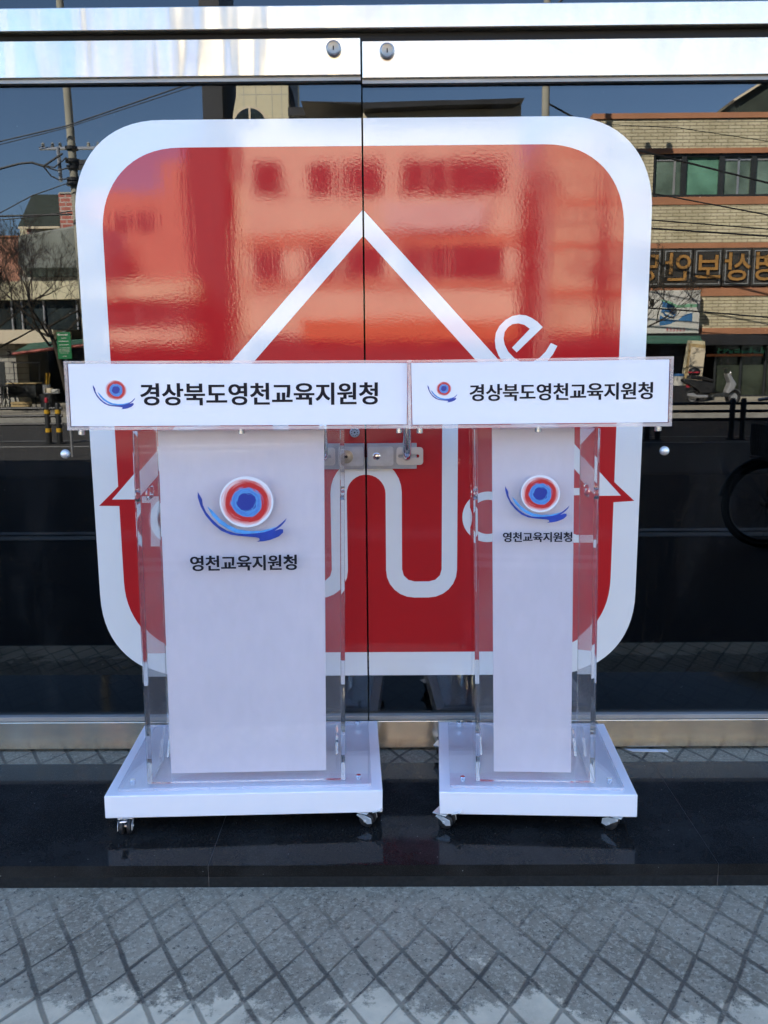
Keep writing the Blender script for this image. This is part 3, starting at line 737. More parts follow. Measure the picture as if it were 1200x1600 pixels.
for x in (24.2, 27.4): b.box(x, x + .9, -D0, -D0 - .298, zz(308), zz(240))
up(b.build('brick_wall', 'tile_brick', bb), bb)
b = MB()
b.box(XP - .05, XB1 + .05, -D0 + .06, -D0 - .32, zz(185.4), zz(177)); band(b, 232, 240, .03); band(b, 308, 320, .03); band(b, 380, 388, .03); band(b, 449, 463, .03); band(b, 513, 523, .03)
up(b.build('terracotta_band', 'brown', bb), bb)
# upper windows
wx = [1010, 1020, 1069, 1128, 1178, 1232, 1290, 1345]
kinds = ['win_green', 'win_grey', 'win_green', 'win_grey', 'win_grey', 'win_green', 'win_pale']
for i, (a, c) in enumerate(zip(wx, wx[1:])):
    f = MB(); x0, x1 = xr(a, D0, 275), xr(c, D0, 275); z0, z1 = zz(308), zz(240); t = .085
    f.box(x0 + .001, x1 - .001, -D0 - .05, -D0 - .2, z0 + .001, z0 + t); f.box(x0 + .001, x1 - .001, -D0 - .05, -D0 - .2, z1 - t, z1 - .001)
    f.box(x0 + .001, x0 + t, -D0 - .05, -D0 - .2, z0 + t, z1 - t); f.box(x1 - t, x1 - .001, -D0 - .05, -D0 - .2, z0 + t, z1 - t)
    fo = up(f.build('window', 'frame_dark', bb), bb)
    p = MB().box(x0 + t, x1 - t, -D0 - .15, -D0 - .17, z0 + t, z1 - t)
    po = p.build('pane', kinds[i], fo)
    if kinds[i] == 'win_grey':
        q = MB(); xm = x0 + (x1 - x0) * (.72 if i != 3 else .55)
        q.box(xm - .035, xm + .035, -D0 - .12, -D0 - .149, z0 + t, z1 - t); q.box(x0 + t, x1 - t, -D0 - .12, -D0 - .149, z1 - t - .12, z1 - t - .07)
        q.build('sash', 'silver' if i == 3 else 'channel', fo)
# shop sign row, one box per letter; from the street it reads from its far end: 영상보안명
sxs = [985, 1033, 1081, 1127, 1172, 1219]
for i, ch in enumerate('명안보상영'):
    x0, x1 = xr(sxs[i], D0, 418) + .02, xr(sxs[i + 1], D0, 418) - .02; z0, z1 = zz(448), zz(389)
    pb = up(MB().box(x0, x1, -D0 + .10, -D0 - .25, z0, z1).build('sign_panel', 'sign_dark', bb, bevel=.02), bb)
    o = MB(); t = .035
    for a0, a1, c0, c1 in ((x0 + .06, x1 - .06, z1 - .10, z1 - .10 + t), (x0 + .06, x1 - .06, z0 + .06, z0 + .06 + t), (x0 + .06, x0 + .06 + t, z0 + .06 + t, z1 - .10), (x1 - .06 - t, x1 - .06, z0 + .06 + t, z1 - .10)):
        o.box(a0, a1, -D0 + .102, -D0 + .115, c0, c1)
    o.build('sign_border', 'channel', pb)
    zc_ = (z0 + z1) / 2 + .02
    MB().text(ch, 1.0, (x0 + x1) / 2, zc_, -D0 + .12, .02, .034, mirror=True).build('letter_outline', 'letterline', pb)
    MB().text(ch, 1.0, (x0 + x1) / 2, zc_, -D0 + .145, .02, .012, mirror=True).build('letter', 'gold', pb)
# ground floor: fascia, shop glazing, door, step
b = MB(); band(b, 523, 540, .35, .3); up(b.build('shop_fascia', 'darkwall', bb), bb)
b = MB()
for a, c in ((1118, 1194), (1196, 1260), (1262, 1330)): rect(b, a, c, 541, 618, D0 + .35, .05, RX)
up(b.build('shop_glass', 'win_pale', bb), bb).data.materials[0] = plain('dusty shop glass', (.040, .050, .034), .12, 0, .6, .8, .9)
b = MB()
for x in (1116, 1156, 1194, 1228, 1260, 1294): rect(b, x, x + 2.2, 540, 618, D0 + .2, .1, RX)
rect(b, 1116, 1330, 618, 623, D0 + .18, .15, RX)
up(b.build('shop_frame', 'frame_dark', bb), bb)
b = MB(); rect(b, 1104, 1192, 553.5, 557.5, D0 + .10, .05, RX); up(b.build('orange_strip', 'orange', bb), bb)
b = MB(); rect(b, 843, 1116, 540, 640, D0 + 1.6, .1, RX, True); up(b.build('shop_recess', 'darkwall', bb), bb)
b = MB(); rect(b, 1112, 1330, 621, 632, D0 - .25, .6, RX, True); up(b.build('shop_step', 'concrete', bb), bb)
# mint window lettering (illegible in the photograph: strokes only)
for xc in (1137, 1176):
    b = MB(); cx_, cz_ = xr(xc, D0 + .19, 550), zz(550)
    rnd = random.Random(xc)
    for i in range(4):
        u = cx_ - .30 + i * .2
        for q in range(4):
            px__, pz_ = u + rnd.uniform(-.06, .06), cz_ + rnd.uniform(-.07, .07)
            ang = rnd.choice((0, 1.57, .6, -.6)); l = rnd.uniform(.07, .11)
            b.tube([(px__ - l * math.cos(ang), -D0 - .17, pz_ - l * math.sin(ang)), (px__ + l * math.cos(ang), -D0 - .17, pz_ + l * math.sin(ang))], .022, 6)
    up(b.build('window_lettering', 'mint', bb), bb)
# awning by the shop
b = MB(); A = [rf(985, 523, D0 - .1), rf(1092, 523, D0 - .1)]; C_ = [rf(985, 537, D0 - 1.1), rf(1098, 537, D0 - 1.1)]
th = Vector((0, 0, .04))
P8 = [A[0], A[1], C_[1], C_[0]]
b.pts([p + th for p in P8] + P8, [(0, 1, 2, 3), (7, 6, 5, 4), (0, 4, 5, 1), (1, 5, 6, 2), (2, 6, 7, 3), (3, 7, 4, 0)])
up(b.build('awning', 'awning', bb), bb)
# roof shed
sh = MB(); d_ = D0 + 1.5
def poly(mb, pts, d, dep): return mb.flat([[(xr(x, d, y), zr(y, d, x)) for x, y in pts]], -d, -d - dep)
poly(sh, [(1148, 178), (1148, 156), (1200, 124), (1260, 100), (1330, 120), (1330, 178)], d_, 4)
up(sh.build('roof_shed', 'darkroof', bb), bb)
b = MB(); poly(b, [(1146, 155), (1200, 121), (1200, 125), (1148, 158)], d_ - .2, 4.2); up(b.build('shed_edge', 'cream', bb), bb)
for o in bb.children: pass

# projecting poster sign with a blue fish
sg = thing('shop_sign', (8, -D0 + .3, 3), 'white poster sign with a blue fish above the green awning', 'sign')
ds = D0 - .35; b = MB(); rect(b, 985, 1093.5, 453.5, 521, ds, .12, 1050); up(b.build('sign_face', 'sign_white', sg, bevel=.02), sg)
sgx = lambda x: xr(x, ds, 487); sgz = lambda y: zr(y, ds, 1050)
def sgp(mb, pts, o=.004): return mb.flat([[(sgx(x), sgz(y)) for x, y in pts]], -ds + o, -ds + o - .003)
b = MB()
sgp(b, [(1031, 492), (1040, 497), (1052, 500), (1060, 500), (1070, 492), (1082, 489), (1082, 503), (1070, 502), (1058, 501), (1048, 506), (1040, 508), (1031, 509)])
sgp(b, [(1034, 470), (1044, 475), (1054, 480), (1044, 481), (1034, 480)], .005)
b.tube([(sgx(x), -ds + .01, sgz(y)) for x, y in ((1034, 482), (1038, 491), (1046, 495), (1052, 496), (1054, 492), (1048, 487), (1040, 485), (1033, 487))], .035, 6)
up(b.build('fish_print', 'sign_blue', sg), sg)
b = MB(); sgp(b, [(1032, 468), (1046, 471), (1058, 477), (1075, 475), (1090, 476), (1090, 480), (1060, 481), (1046, 479), (1034, 474)]); up(b.build('green_print', 'sign_green', sg), sg)
b = MB(); rnd = random.Random(5)
for i in range(6):
    b = MB(); u = 1042 + i * 5.2; sgp(b, [(u, 513), (u + 3.2, 513), (u + 3.2, 514), (u, 514)]); sgp(b, [(u + rnd.uniform(0, 2), 514.2), (u + 3, 514.2), (u + 3, 517.5), (u + 2, 517.5)]); sgp(b, [(u, 516.6), (u + 1.8, 516.6), (u + 1.8, 517.6), (u, 517.6)]); up(b.build('red_letter', 'redp', sg), sg)
b = MB(); sgp(b, rrect(1016, 1021.5, -479, -467, 2.4, 4) and [(x, -z) for x, z in rrect(1016, 1021.5, -479, -467, 2.4, 4)]); up(b.build('round_badge', 'black', sg), sg)
for i, x in enumerate((1038, 1084)):
    b = MB(); a = Vector((sgx(x - 18), -ds, sgz(452))); c = a + Vector((0, .85, .25)); b.tube([a, c], .02, 6); b.box(c.x - .09, c.x + .09, c.y - .05, c.y + .16, c.z - .12, c.z + .05)
    up(b.build('flood_lamp', 'dark_metal', sg), sg)

# ---- central building (reflected behind the sticker, its roof edge shows above it)
D1 = 25.5
cb = thing('central_building', (0, -D1, FZ), 'pale shop building with a dark roof canopy, seen just above the sticker', 'building')
y1 = lambda y: zr(y, D1, 690)
b = MB(); X0, X1 = xr(470, D1, 300), xr(812, D1, 300)
b.box(xr(566, D1, 180), X1, -D1, -D1 - 10, FZ, y1(166)); b.box(X0 - 1.8, xr(566, D1, 180) - .002, -D1, -D1 - 10, FZ, y1(200)); up(b.build('body_wall', 'cream', cb), cb)
b = MB(); b.box(X0 - 1.8, X1, -D1 + .05, -D1, y1(384), y1(365)); b.box(X0 - 1.8, X1, -D1 + .05, -D1, y1(450), y1(440)); up(b.build('trim_band', 'brown', cb), cb)
for rows in ((250, 303), (386, 436)):
    for a, c in ((395, 440), (480, 520), (535, 600), (628, 664), (668, 700), (704, 786)):
        f = MB().box(xr(a, D1, rows[0]), xr(c, D1, rows[0]), -D1 + .01, -D1 + .04, y1(rows[1]), y1(rows[0]))
        fo = up(f.build('window', 'frame_dark', cb), cb)
        MB().box(xr(a, D1, rows[0]) + .1, xr(c, D1, rows[0]) - .1, -D1 + .041, -D1 + .05, y1(rows[1]) + .1, y1(rows[0]) - .1).build('pane', 'win_glass', fo)
b = MB(); b.box(xr(600, D1, 330), xr(760, D1, 330), -D1 + .2, -D1 + .01, y1(360), y1(315)); up(b.build('sign_band', 'sign_white', cb), cb)
b = MB(); b.box(X0 - 1.8, X1, -D1 + .02, -D1 + .001, FZ, y1(525)); up(b.build('shopfront', 'darkwall', cb), cb)
b = MB(); b.box(X0, X1, -D1 + .3, -D1 + .02, y1(532), y1(500)); up(b.build('fascia', 'orange', cb), cb)
# tilted roof canopy and its thin posts
b = MB(); poly(b, [(470, 158), (572, 164), (700, 160), (806, 159), (820, 153), (818, 156), (690, 156.5), (575, 160)], D1 - .2, 3)
poly(b, [(564, 164), (700, 157), (820, 153), (805, 162), (700, 164), (568, 170)], D1 - .5, 3.5)
for x in (600, 660, 720, 780): b.cone(rf(x, 172, D1 + .5), rf(x, 160, D1 + .5), .04, n=6)
up(b.build('roof_canopy', 'darkwall', cb), cb)

# ---- tower with the arched window and dark flank
D2 = 29.0
tw = thing('arched_tower', (-4, -D2, FZ), 'beige tiled tower with an arched window and a dark flank, left of the door seam', 'building')
y2 = lambda y: zr(y, D2, 400)
b = MB(); b.flat([[(xr(363, D2, 186), FZ), (xr(450, D2, 186), FZ), (xr(450, D2, 130), y2(60)), (xr(371, D2, 130), y2(60)), (xr(369, D2, 150), y2(150)), (xr(364, D2, 186), y2(180))]], -D2, -D2 - 4)
up(b.build('tile_wall', 'beige', tw), tw)
b = MB()
for x in (381, 400, 425, 440): b.box(xr(x, D2, 150) - .012, xr(x, D2, 150) + .012, -D2 + .004, -D2, y2(300), y2(60))
for y in (110, 148, 200, 240): b.box(xr(372, D2, 150), xr(449, D2, 150), -D2 + .0045, -D2, y2(y) - .012, y2(y) + .012)
up(b.build('tile_joint', 'greywall', tw), tw)
b = MB(); ax, az, ar = xr(391, D2, 190), y2(196), (xr(418, D2) - xr(364, D2)) / 2
b.flat([arc(ax, az, ar, 0, 180, 24) + [(ax - ar, y2(290)), (ax + ar, y2(290))]], -D2 + .05, -D2 + .005)
wf = up(b.build('arched_window', 'cream', tw), tw)
ar -= .08; MB().flat([arc(ax, az, ar, 0, 180, 24) + [(ax - ar, y2(288)), (ax + ar, y2(288))]], -D2 + .06, -D2 + .052).build('pane', 'win_glass', wf)
MB().box(ax - .035, ax + .035, -D2 + .09, -D2 + .061, y2(288), az + ar).build('mullion', 'cream', wf)
b = MB(); b.box(xr(333, D2), xr(363, D2) - .01, -D2 + .05, -D2 - 3, FZ, y2(-70)); b.box(xr(303, D2), xr(333, D2), -D2 + .05, -D2 - 3, FZ, y2(222))
up(b.build('dark_flank', 'darkwall', tw), tw)
b = MB(); b.flat([[(xr(450, D2), y2(165)), (xr(470, D2), y2(165)), (xr(466, D2), y2(140)), (xr(462, D2), y2(130)), (xr(462, D2), y2(60)), (xr(450, D2), y2(60))]], -D2 - .3, -D2 - 3); up(b.build('stair_flank', 'darkwall', tw), tw)
b = MB(); rect(b, 450, 566, 167, 180, D2 - 2, .4); up(b.build('roof_rail', 'darkwall', tw), tw)
b = MB(); b.box(xr(378, D2), xr(409, D2), -D2 + 1.0, -D2 + .01, FZ, y2(540)); up(b.build('ground_floor', 'greywall', tw), tw)

# ---- house with the red chimney, salmon block, sheeted store, low shop row (left of the sticker)
D3 = 42.0
hs = thing('chimney_house', (-17, -D3, FZ), 'house with a dark green hipped roof and a red brick chimney at left', 'house')
b = MB(); rect(b, 33, 118, 354, 420, D3, 8, 75, True); up(b.build('wall', 'beige', hs), hs)
b = MB(); rect(b, 42, 50, 357, 372, D3 - .03, .029, 75); up(b.build('brick_strip', 'red_brick', hs), hs)
b = MB(); rect(b, 50, 68, 358, 380, D3 - .06, .05, 75); wn = up(b.build('window', 'sign_white', hs), hs)
b = MB(); rect(b, 54, 65, 362, 380, D3 - .08, .015, 75); b.build('pane', 'win_glass', wn)
b = MB()
P_ = [rf(28, 354, D3 - 1), rf(98, 354, D3 - 1), rf(98, 304, D3 + 4), rf(50, 304, D3 + 4)]; bk = [p + Vector((0, -10 + (0 if i < 2 else 5), 0)) for i, p in enumerate(P_)]
b.pts(P_ + bk[:2], [(0, 1, 2, 3), (4, 3, 2, 5), (0, 3, 4), (1, 5, 2), (0, 4, 5, 1)])
up(b.build('roof', 'darkroof', hs), hs)
b = MB(); rect(b, 28, 93, 353.5, 357, D3 - 1.05, .12, 75); up(b.build('eave', 'cream', hs), hs)
b = MB(); rect(b, 93, 116, 302, 357, D3 - 1.3, 1.6, 104); ch = up(b.build('chimney', 'red_brick', hs), hs)
b = MB(); rect(b, 92, 117, 300, 302.3, D3 - 1.35, 1.7, 104); b.build('chimney_cap', 'greywall', ch)
b = MB(); poly(b, [(80, 345), (92, 350), (92, 353), (76, 349)], D3 - 1.4, .1)
b.bm.free()

sb_ = thing('salmon_block', (-14, -50, FZ), 'flat salmon coloured block behind the far left shops', 'building')
b = MB(); rect(b, -140, 30, 370, 440, 50, 6, 15, True); b.box(xr(150, 50), xr(306, 50), -50, -58, FZ, zr(298, 50, 220)); b.box(xr(268, 50), xr(306, 50), -50, -58, zr(298, 50, 220), zr(252, 50, 280))
up(b.build('wall', 'salmon', sb_), sb_)
b = MB(); rect(b, -140, 31, 368, 370.5, 49.9, 6.1, 15); b.box(xr(150, 50), xr(268, 50), -49.9, -58, zr(298, 50, 220) + .01, zr(295, 50, 220)) if False else None; up(b.build('parapet', 'brown', sb_), sb_)
for x in (175, 215): b = MB(); rect(b, x, x + 25, 330, 365, 49.95, .04); up(b.build('window', 'win_glass', sb_), sb_)

ts = thing('sheeted_store', (-13, -35, FZ), 'store wrapped in wrinkled grey plastic sheet below the chimney house', 'store')
D4 = 34.0
b = MB(); poly(b, [(29, 368), (118, 352), (150, 352), (150, 428), (42, 428), (28, 412)], D4, 4)
for v in b.bm.verts: v.co.y += random.uniform(-.1, .1)
up(b.build('plastic_sheet', 'tarp', ts), ts)
b = MB(); rect(b, 40, 150, 418, 432, D4 - .3, .2); up(b.build('sheet_hem', 'darkroof', ts), ts)
b = MB(); rect(b, 36, 150, 428, 560, D4 + .05, 3.5, 90, True); up(b.build('wall', 'greywall', ts), ts)

D5 = 27.0
sr = thing('corner_shop', (-13, -D5, FZ), 'low shop with a pale fascia, dark upper glazing and a block pier, at far left', 'shop')
y5 = lambda y: zr(y, D5, 60)
X_ = lambda x: xr(x, D5, 520)
b = MB(); b.box(X_(-260), X_(300), -D5 - 4, -D5 - 8, FZ, y5(432)); up(b.build('rear_wall', 'greywall', sr), sr)
b = MB(); b.box(X_(-260), X_(300), -D5 - .5, -D5 - 3.99, y5(466), y5(437)); up(b.build('parapet', 'beige', sr), sr)
b = MB(); b.box(X_(-260), X_(300), -D5 - .8, -D5 - 1.0, y5(514), y5(466.3)); up(b.build('upper_glazing', 'win_glass', sr), sr)
b = MB()
for x in (-80, -30, 6, 22, 57, 110, 160, 210, 260): up(MB().box(X_(x), X_(x) + .05, -D5 - .7, -D5 - .798, y5(514), y5(466.3)).build('mullion', 'silver', sr), sr)
b.bm.free()
b = MB(); b.box(X_(-260), X_(92), -D5 + .5, -D5 - 1.2, y5(537), y5(516)); b.box(X_(170), X_(300), -D5 + .5, -D5 - 1.2, y5(537), y5(516)); up(b.build('fascia', 'cream', sr), sr)
b = MB(); b.box(X_(-260), X_(22), -D5, -D5 - 1, FZ, y5(537.4)); up(b.build('block_pier', 'grey_brick', sr), sr)
b = MB(); b.box(X_(22) + .01, X_(300), -D5 - 2.8, -D5 - 2.9, FZ, y5(530)); up(b.build('shop_recess', 'darkwall', sr), sr)
b = MB(); b.box(X_(-6), X_(3), -D5 + .02, -D5 + .001, y5(622), y5(565)); up(b.build('door', 'frame_dark', sr), sr)
b = MB(); b.box(X_(9), X_(16), -D5 + .03, -D5 + .001, y5(555), y5(548)); pl_ = up(b.build('number_plate', 'darkwall', sr), sr)
MB().text('7-48', .13, X_(12.5), y5(551.5), -D5 + .036, .004, .01, mirror=True).build('number', 'sign_white', pl_)
b = MB(); A = [rf(20, 553, D5 - 2.2), rf(135, 539, D5 - 2.6), rf(150, 530, D5 - .6), rf(48, 538, D5 - .6)]
b.pts([p + th for p in A] + A, [(0, 1, 2, 3), (7, 6, 5, 4), (0, 4, 5, 1), (1, 5, 6, 2), (2, 6, 7, 3), (3, 7, 4, 0)])
aw = up(b.build('awning', 'awning', sr), sr)
b = MB(); b.tube([p - sr.location for p in (rf(20, 553, D5 - 2.22), rf(76, 545.5, D5 - 2.42), rf(135, 539, D5 - 2.62))], .05, 6)
rt = b.build('awning_edge', 'redtrim', aw); rt.data.transform(T(*sr.location))

# goods in front of the shop
def on_ground(x, d): return Vector((xr(x, d, 620), -d, FZ))
p = on_ground(40, 24.6)
t_ = thing('food_cart', p, 'black street cart with a pale counter edge, under the green awning', 'cart'); t_.scale = (0.8,) * 3
b = MB(); b.box(-.55, .55, -.3, .3, .45, .95); b.build('cabinet', 'frame_dark', t_, bevel=.02)
MB().box(-.6, .6, -.36, .36, .955, 1.0).build('counter', 'wood', t_, bevel=.01)
b = MB()
for x in (-.5, .5):
    for y in (-.26, .26): b.cone((x, y, 0), (x, y, .449), .025, n=8)
b.build('legs', 'dark_metal', t_).name = 'leg_frame'
b = MB()
for x in (-.5, .5): b.cone((x, -.3, 1.001), (x, -.3, 1.75), .02, n=8)
b.box(-.56, .56, -.33, -.27, 1.751, 1.80); b.build('canopy_frame', 'dark_metal', t_)
p = on_ground(74, 24.2)
t_ = thing('broom_bucket', p, 'grey bin full of yellow handled brooms beside the street cart', 'bin'); t_.scale = (0.62,) * 3
MB().lathe([(0, 0), (.16, 0), (.2, .45), (.19, .45), (.15, .02), (0, .02)], T(0, 0, .75), 18).build('bin', 'silver', t_, smooth=True)
MB().box(-.28, .28, -.2, .2, 0, .749).build('crate_stand', 'darkwall', t_)
rnd = random.Random(3)
for i in range(6):
    a = rnd.uniform(0, 6.3); MB().cone((.05 * math.cos(a), .05 * math.sin(a), .78), (.05 * math.cos(a) + rnd.uniform(-.22, .22), rnd.uniform(-.1, .1), 1.75), .018, n=6).build('broom_handle', 'yel', t_)
t_ = thing('box_stack', on_ground(83, 23.6), 'small folding stand with cream cartons beside the broom bin', 'stand'); t_.scale = (0.62,) * 3
for x in (-.25, .25): MB().cone((x, 0, 0), (x * .4, 0, .8), .02, n=6).build('leg', 'dark_metal', t_)
MB().box(-.35, .35, -.2, .2, .80, .83).build('tray', 'silver', t_)
MB().box(-.33, -.02, -.16, .16, .831, 1.06).build('carton', 'cream', t_, bevel=.01); MB().box(.0, .31, -.15, .15, .831, 1.0).build('carton', 'sign_white', t_, bevel=.01)
t_ = thing('round_table', on_ground(9, 24.0), 'round black garden table in front of the block pier', 'table')
MB().lathe([(0, .70), (.42, .70), (.44, .72), (.42, .735), (0, .735)], None, 24).build('tabletop', 'dark_metal', t_, smooth=True)
for k in range(3):
    a = k * 2.09; MB().tube([(0, 0, .69), (.06 * math.cos(a), .06 * math.sin(a), .35), (.3 * math.cos(a), .3 * math.sin(a), 0)], .015, 6).build('leg', 'dark_metal', t_)
for x, lab in ((-2, 'wire back garden chair left of the round black table'), (19, 'wire back garden chair right of the round black table')):
    t_ = thing('garden_chair', on_ground(x, 24.3), lab, 'chair', 'garden chairs by the round table')
    MB().lathe([(0, .44), (.2, .44), (.21, .455), (.2, .47), (0, .47)], None, 16).build('seat', 'dark_metal', t_)
    MB().tube([(-.18, .1, .46), (-.2, .18, .75), (0, .22, .88), (.2, .18, .75), (.18, .1, .46)], .014, 6).build('backrest', 'dark_metal', t_)
    for sx in (-1, 1):
        for sy in (-1, 1): MB().cone((sx * .13, sy * .13, .44), (sx * .19, sy * .19, 0), .012, n=6).build('leg', 'dark_metal', t_)
t_ = thing('wood_crate', on_ground(33, 23.4), 'low slatted wooden crate in front of the street cart', 'crate'); t_.scale = (0.62,) * 3
for i in range(3): MB().box(-.42, .42, -.25, .25, .05 + i * .13, .15 + i * .13).build('slat', 'wood', t_)
MB().box(-.38, .38, -.22, .22, 0, .4).build('box', 'darkwall', t_)

# leaning boards and blue tub beside the shop on the right
t_ = thing('board_stack', on_ground(1080, 25.9), 'beige boards leaning on the dark shopfront behind the scooter', 'boards')
for i in range(3): MB().flat([[(-.40 + .1 * i, .55 + i * .05), (.30 - .02 * i, .5), (.34, 1.95 - .12 * i), (-.22 + .05 * i, 1.98 - .1 * i)]], .04 * i, .04 * i + .03).build('board', ['beige', 'wood', 'cream'][i], t_)
MB().box(-.4, .4, -.15, .02, 0, .56).build('trestle', 'darkwall', t_)
t_ = thing('blue_tub', on_ground(1058, 25.2), 'white and blue tub on a dark crate, right edge of the narrower sign board', 'tub')
MB().box(-.2, .2, -.2, .2, 0, .55).build('crate', 'darkwall', t_)
MB().lathe([(0, .551), (.15, .551), (.17, .85), (0, .85)], None, 16).build('tub_body', 'sign_white', t_, smooth=True)
MB().lathe([(.0, .8505), (.18, .8505), (.18, .92), (0, .93)], None, 16).build('lid', 'bluep', t_, smooth=True)

# ---- scooter (faces right in the photo, so -X... its own +X is forward)
DSC = 23.8
s0 = Vector((xr(1112, DSC, 630), -DSC, FZ))
sc = thing('scooter', s0, 'parked black and silver scooter with a helmet on its seat, behind the railing', 'scooter', None, (0, 0, 0))
for x in (-.60, .62):
    wo = MB().tube([(x + .19 * math.cos(t * math.pi / 12), 0, .235 + .19 * math.sin(t * math.pi / 12)) for t in range(24)], .05, 8, closed=True).build('wheel', 'rubber', sc, smooth=True)
    MB().cone((x, -.04, .235), (x, .04, .235), .13, n=16).build('rim', 'silver', wo)
def sideprof(name, pts, hw_, mat, bev=.03): return MB().flat([pts], -hw_, hw_).build(name, mat, sc, bevel=bev)
sideprof('tail_body', [(-.78, .62), (-.95, .72), (-.92, .80), (-.45, .74), (-.05, .66), (.02, .52), (-.05, .36), (-.35, .34), (-.55, .50)], .15, 'dark_metal')
sideprof('seat', [(-.80, .80), (-.50, .76), (-.10, .70), (.0, .68), (-.02, .76), (-.35, .86), (-.72, .90)], .13, 'rubber')
sideprof('floor_board', [(-.10, .24), (.42, .24), (.50, .34), (.42, .36), (-.05, .32)], .16, 'frame_dark', .02)
sideprof('front_shield', [(.36, .36), (.44, .34), (.60, .48), (.66, .62), (.50, .86), (.40, .96), (.36, .90), (.46, .66)], .17, 'silver')
sideprof('front_fender', [(.44, .42), (.60, .50), (.78, .44), (.84, .34), (.74, .46), (.60, .46)], .07, 'silver', .01)
MB().tube([(.38, 0, .93), (.34, 0, 1.08)], .03, 8).build('steering_column', 'dark_metal', sc)
MB().tube([(.27, -.30, 1.07), (.34, -.16, 1.10), (.36, 0, 1.08), (.34, .16, 1.10), (.27, .30, 1.07)], .017, 8).build('handlebar', 'dark_metal', sc)
for y in (-.22, .22):
    MB().tube([(.34, y, 1.1), (.30, y * 1.15, 1.26)], .007, 6).lathe([(0, -.01), (.06, 0), (.06, .02), (0, .03)], T(.30, y * 1.15, 1.30) @ Matrix.Rotation(R(90), 4, 'Y'), 12).build('mirror', 'dark_metal', sc)
MB().lathe([(0, 0), (.06, .02), (.07, .06), (0, .07)], T(.46, 0, .92) @ Matrix.Rotation(R(70), 4, 'Y'), 16).build('headlight', 'chrome', sc, smooth=True)
MB().tube([(-.2, .12, .26), (-.5, .14, .26), (-.8, .15, .32)], .05, 10).build('exhaust', 'silver', sc)
MB().box(-.80, -.70, -.05, .05, .53, .64).build('tail_light', 'redp', sc)
hm = thing('helmet', s0 + Vector((-.58, 0, .885)), 'red and black helmet resting on the scooter seat', 'helmet')
MB().lathe([(.10, 0), (.135, .05), (.14, .12), (.11, .20), (.05, .24), (0, .25)], Matrix.Scale(1.25, 4, (1, 0, 0)), 20).build('shell', 'rubber', hm, smooth=True)
MB().lathe([(.141, .075), (.1425, .085), (.1425, .105), (.1415, .115)], Matrix.Scale(1.25, 4, (1, 0, 0)), 20).build('red_stripe', 'redp', hm)

# ---- median railing
def railing(X0, X1, d, label, posts, mat, stripes):
    t = thing('guard_rail', ((X0 + X1) / 2, -d, RD), label, 'railing', 'railings along the middle of the road')
    L_ = (X1 - X0) / 2
    for h_ in (.66, .52, .37): MB().cone((-L_, 0, h_), (L_, 0, h_), .028, n=10).build('rail', mat, t)
    for x in posts:
        for q in (-.10, .10):
            xx = x - t.location.x + q
            po = MB().lathe([(0, 0), (.09, 0), (.09, .02), (.052, .03), (.052, .72), (.04, .755), (0, .76)], T(xx, 0, 0), 16).build('post', mat, t, smooth=True)
            if stripes:
                for h_ in (.22, .56): MB().lathe([(.053, h_), (.0545, h_), (.0545, h_ + .075), (.053, h_ + .075)], T(xx, 0, 0), 16).build('reflector_band', 'yel', po)
        if stripes: MB().lathe([(0, .76), (.03, .765), (.035, .80), (.025, .85), (0, .86)], T(x - t.location.x - .1, 0, 0), 12).build('red_cap', 'redp', t, smooth=True)
    return t
dR = 13.3
railing(-14, xr(98, dR, 650), dR, 'grey railing in the road with yellow banded double posts, left of the wider sign board', [xr(83, dR, 650), xr(83, dR, 650) - 2.6, xr(83, dR, 650) - 5.2], 'dark_metal', True)
railing(xr(1000, dR, 650), 15, dR, 'black three bar railing with double posts in front of the scooter', [xr(1152, dR, 650), xr(1152, dR, 650) + 2.6, xr(1020, dR, 650), xr(1152, dR, 650) + 5.2], 'dark_metal', False)

# ---- green notice board on a thin post
dg = 11.0
gs = thing('notice_sign', (xr(101, dg, 540), -dg, RD), 'green notice board with white lines on a thin post, above the wider sign board', 'sign')
MB().cone((0, -.03, 0), (0, -.03, zr(517, dg, 101) - RD), .02, n=10).build('post', 'silver', gs)
b = MB(); gw, gz0, gz1 = (xr(112, dg, 540) - xr(90.5, dg, 540)) / 2, zr(561, dg, 101) - RD, zr(519, dg, 101) - RD
b.box(-gw, gw, -.008, .008, gz0, gz1); bo = b.build('board', 'green_sign', gs, bevel=.003)
b = MB(); rnd = random.Random(2); H_ = gz1 - gz0
rows = [(.90, .022, .6), (.78, .012, .35), (.66, .014, .72), (.53, .014, .7), (.42, .007, .8), (.37, .007, .8), (.32, .007, .75), (.27, .007, .8), (.22, .007, .6), (.10, .012, .3)]
for f_, h_, w_ in rows:
    x = -gw * w_
    while x < gw * w_:
        l = rnd.uniform(.008, .022); b.box(x, min(x + l, gw * w_), .0082, .0092, gz0 + H_ * f_ - h_ / 2, gz0 + H_ * f_ + h_ / 2); x += l + .006
b.lathe([(0, 0), (.018, 0), (.018, .001), (0, .001)], T(-gw * .72, .0082, gz0 + H_ * .91) @ Matrix.Rotation(R(-90), 4, 'X'), 14)
b.build('white_print', 'sign_white', bo)

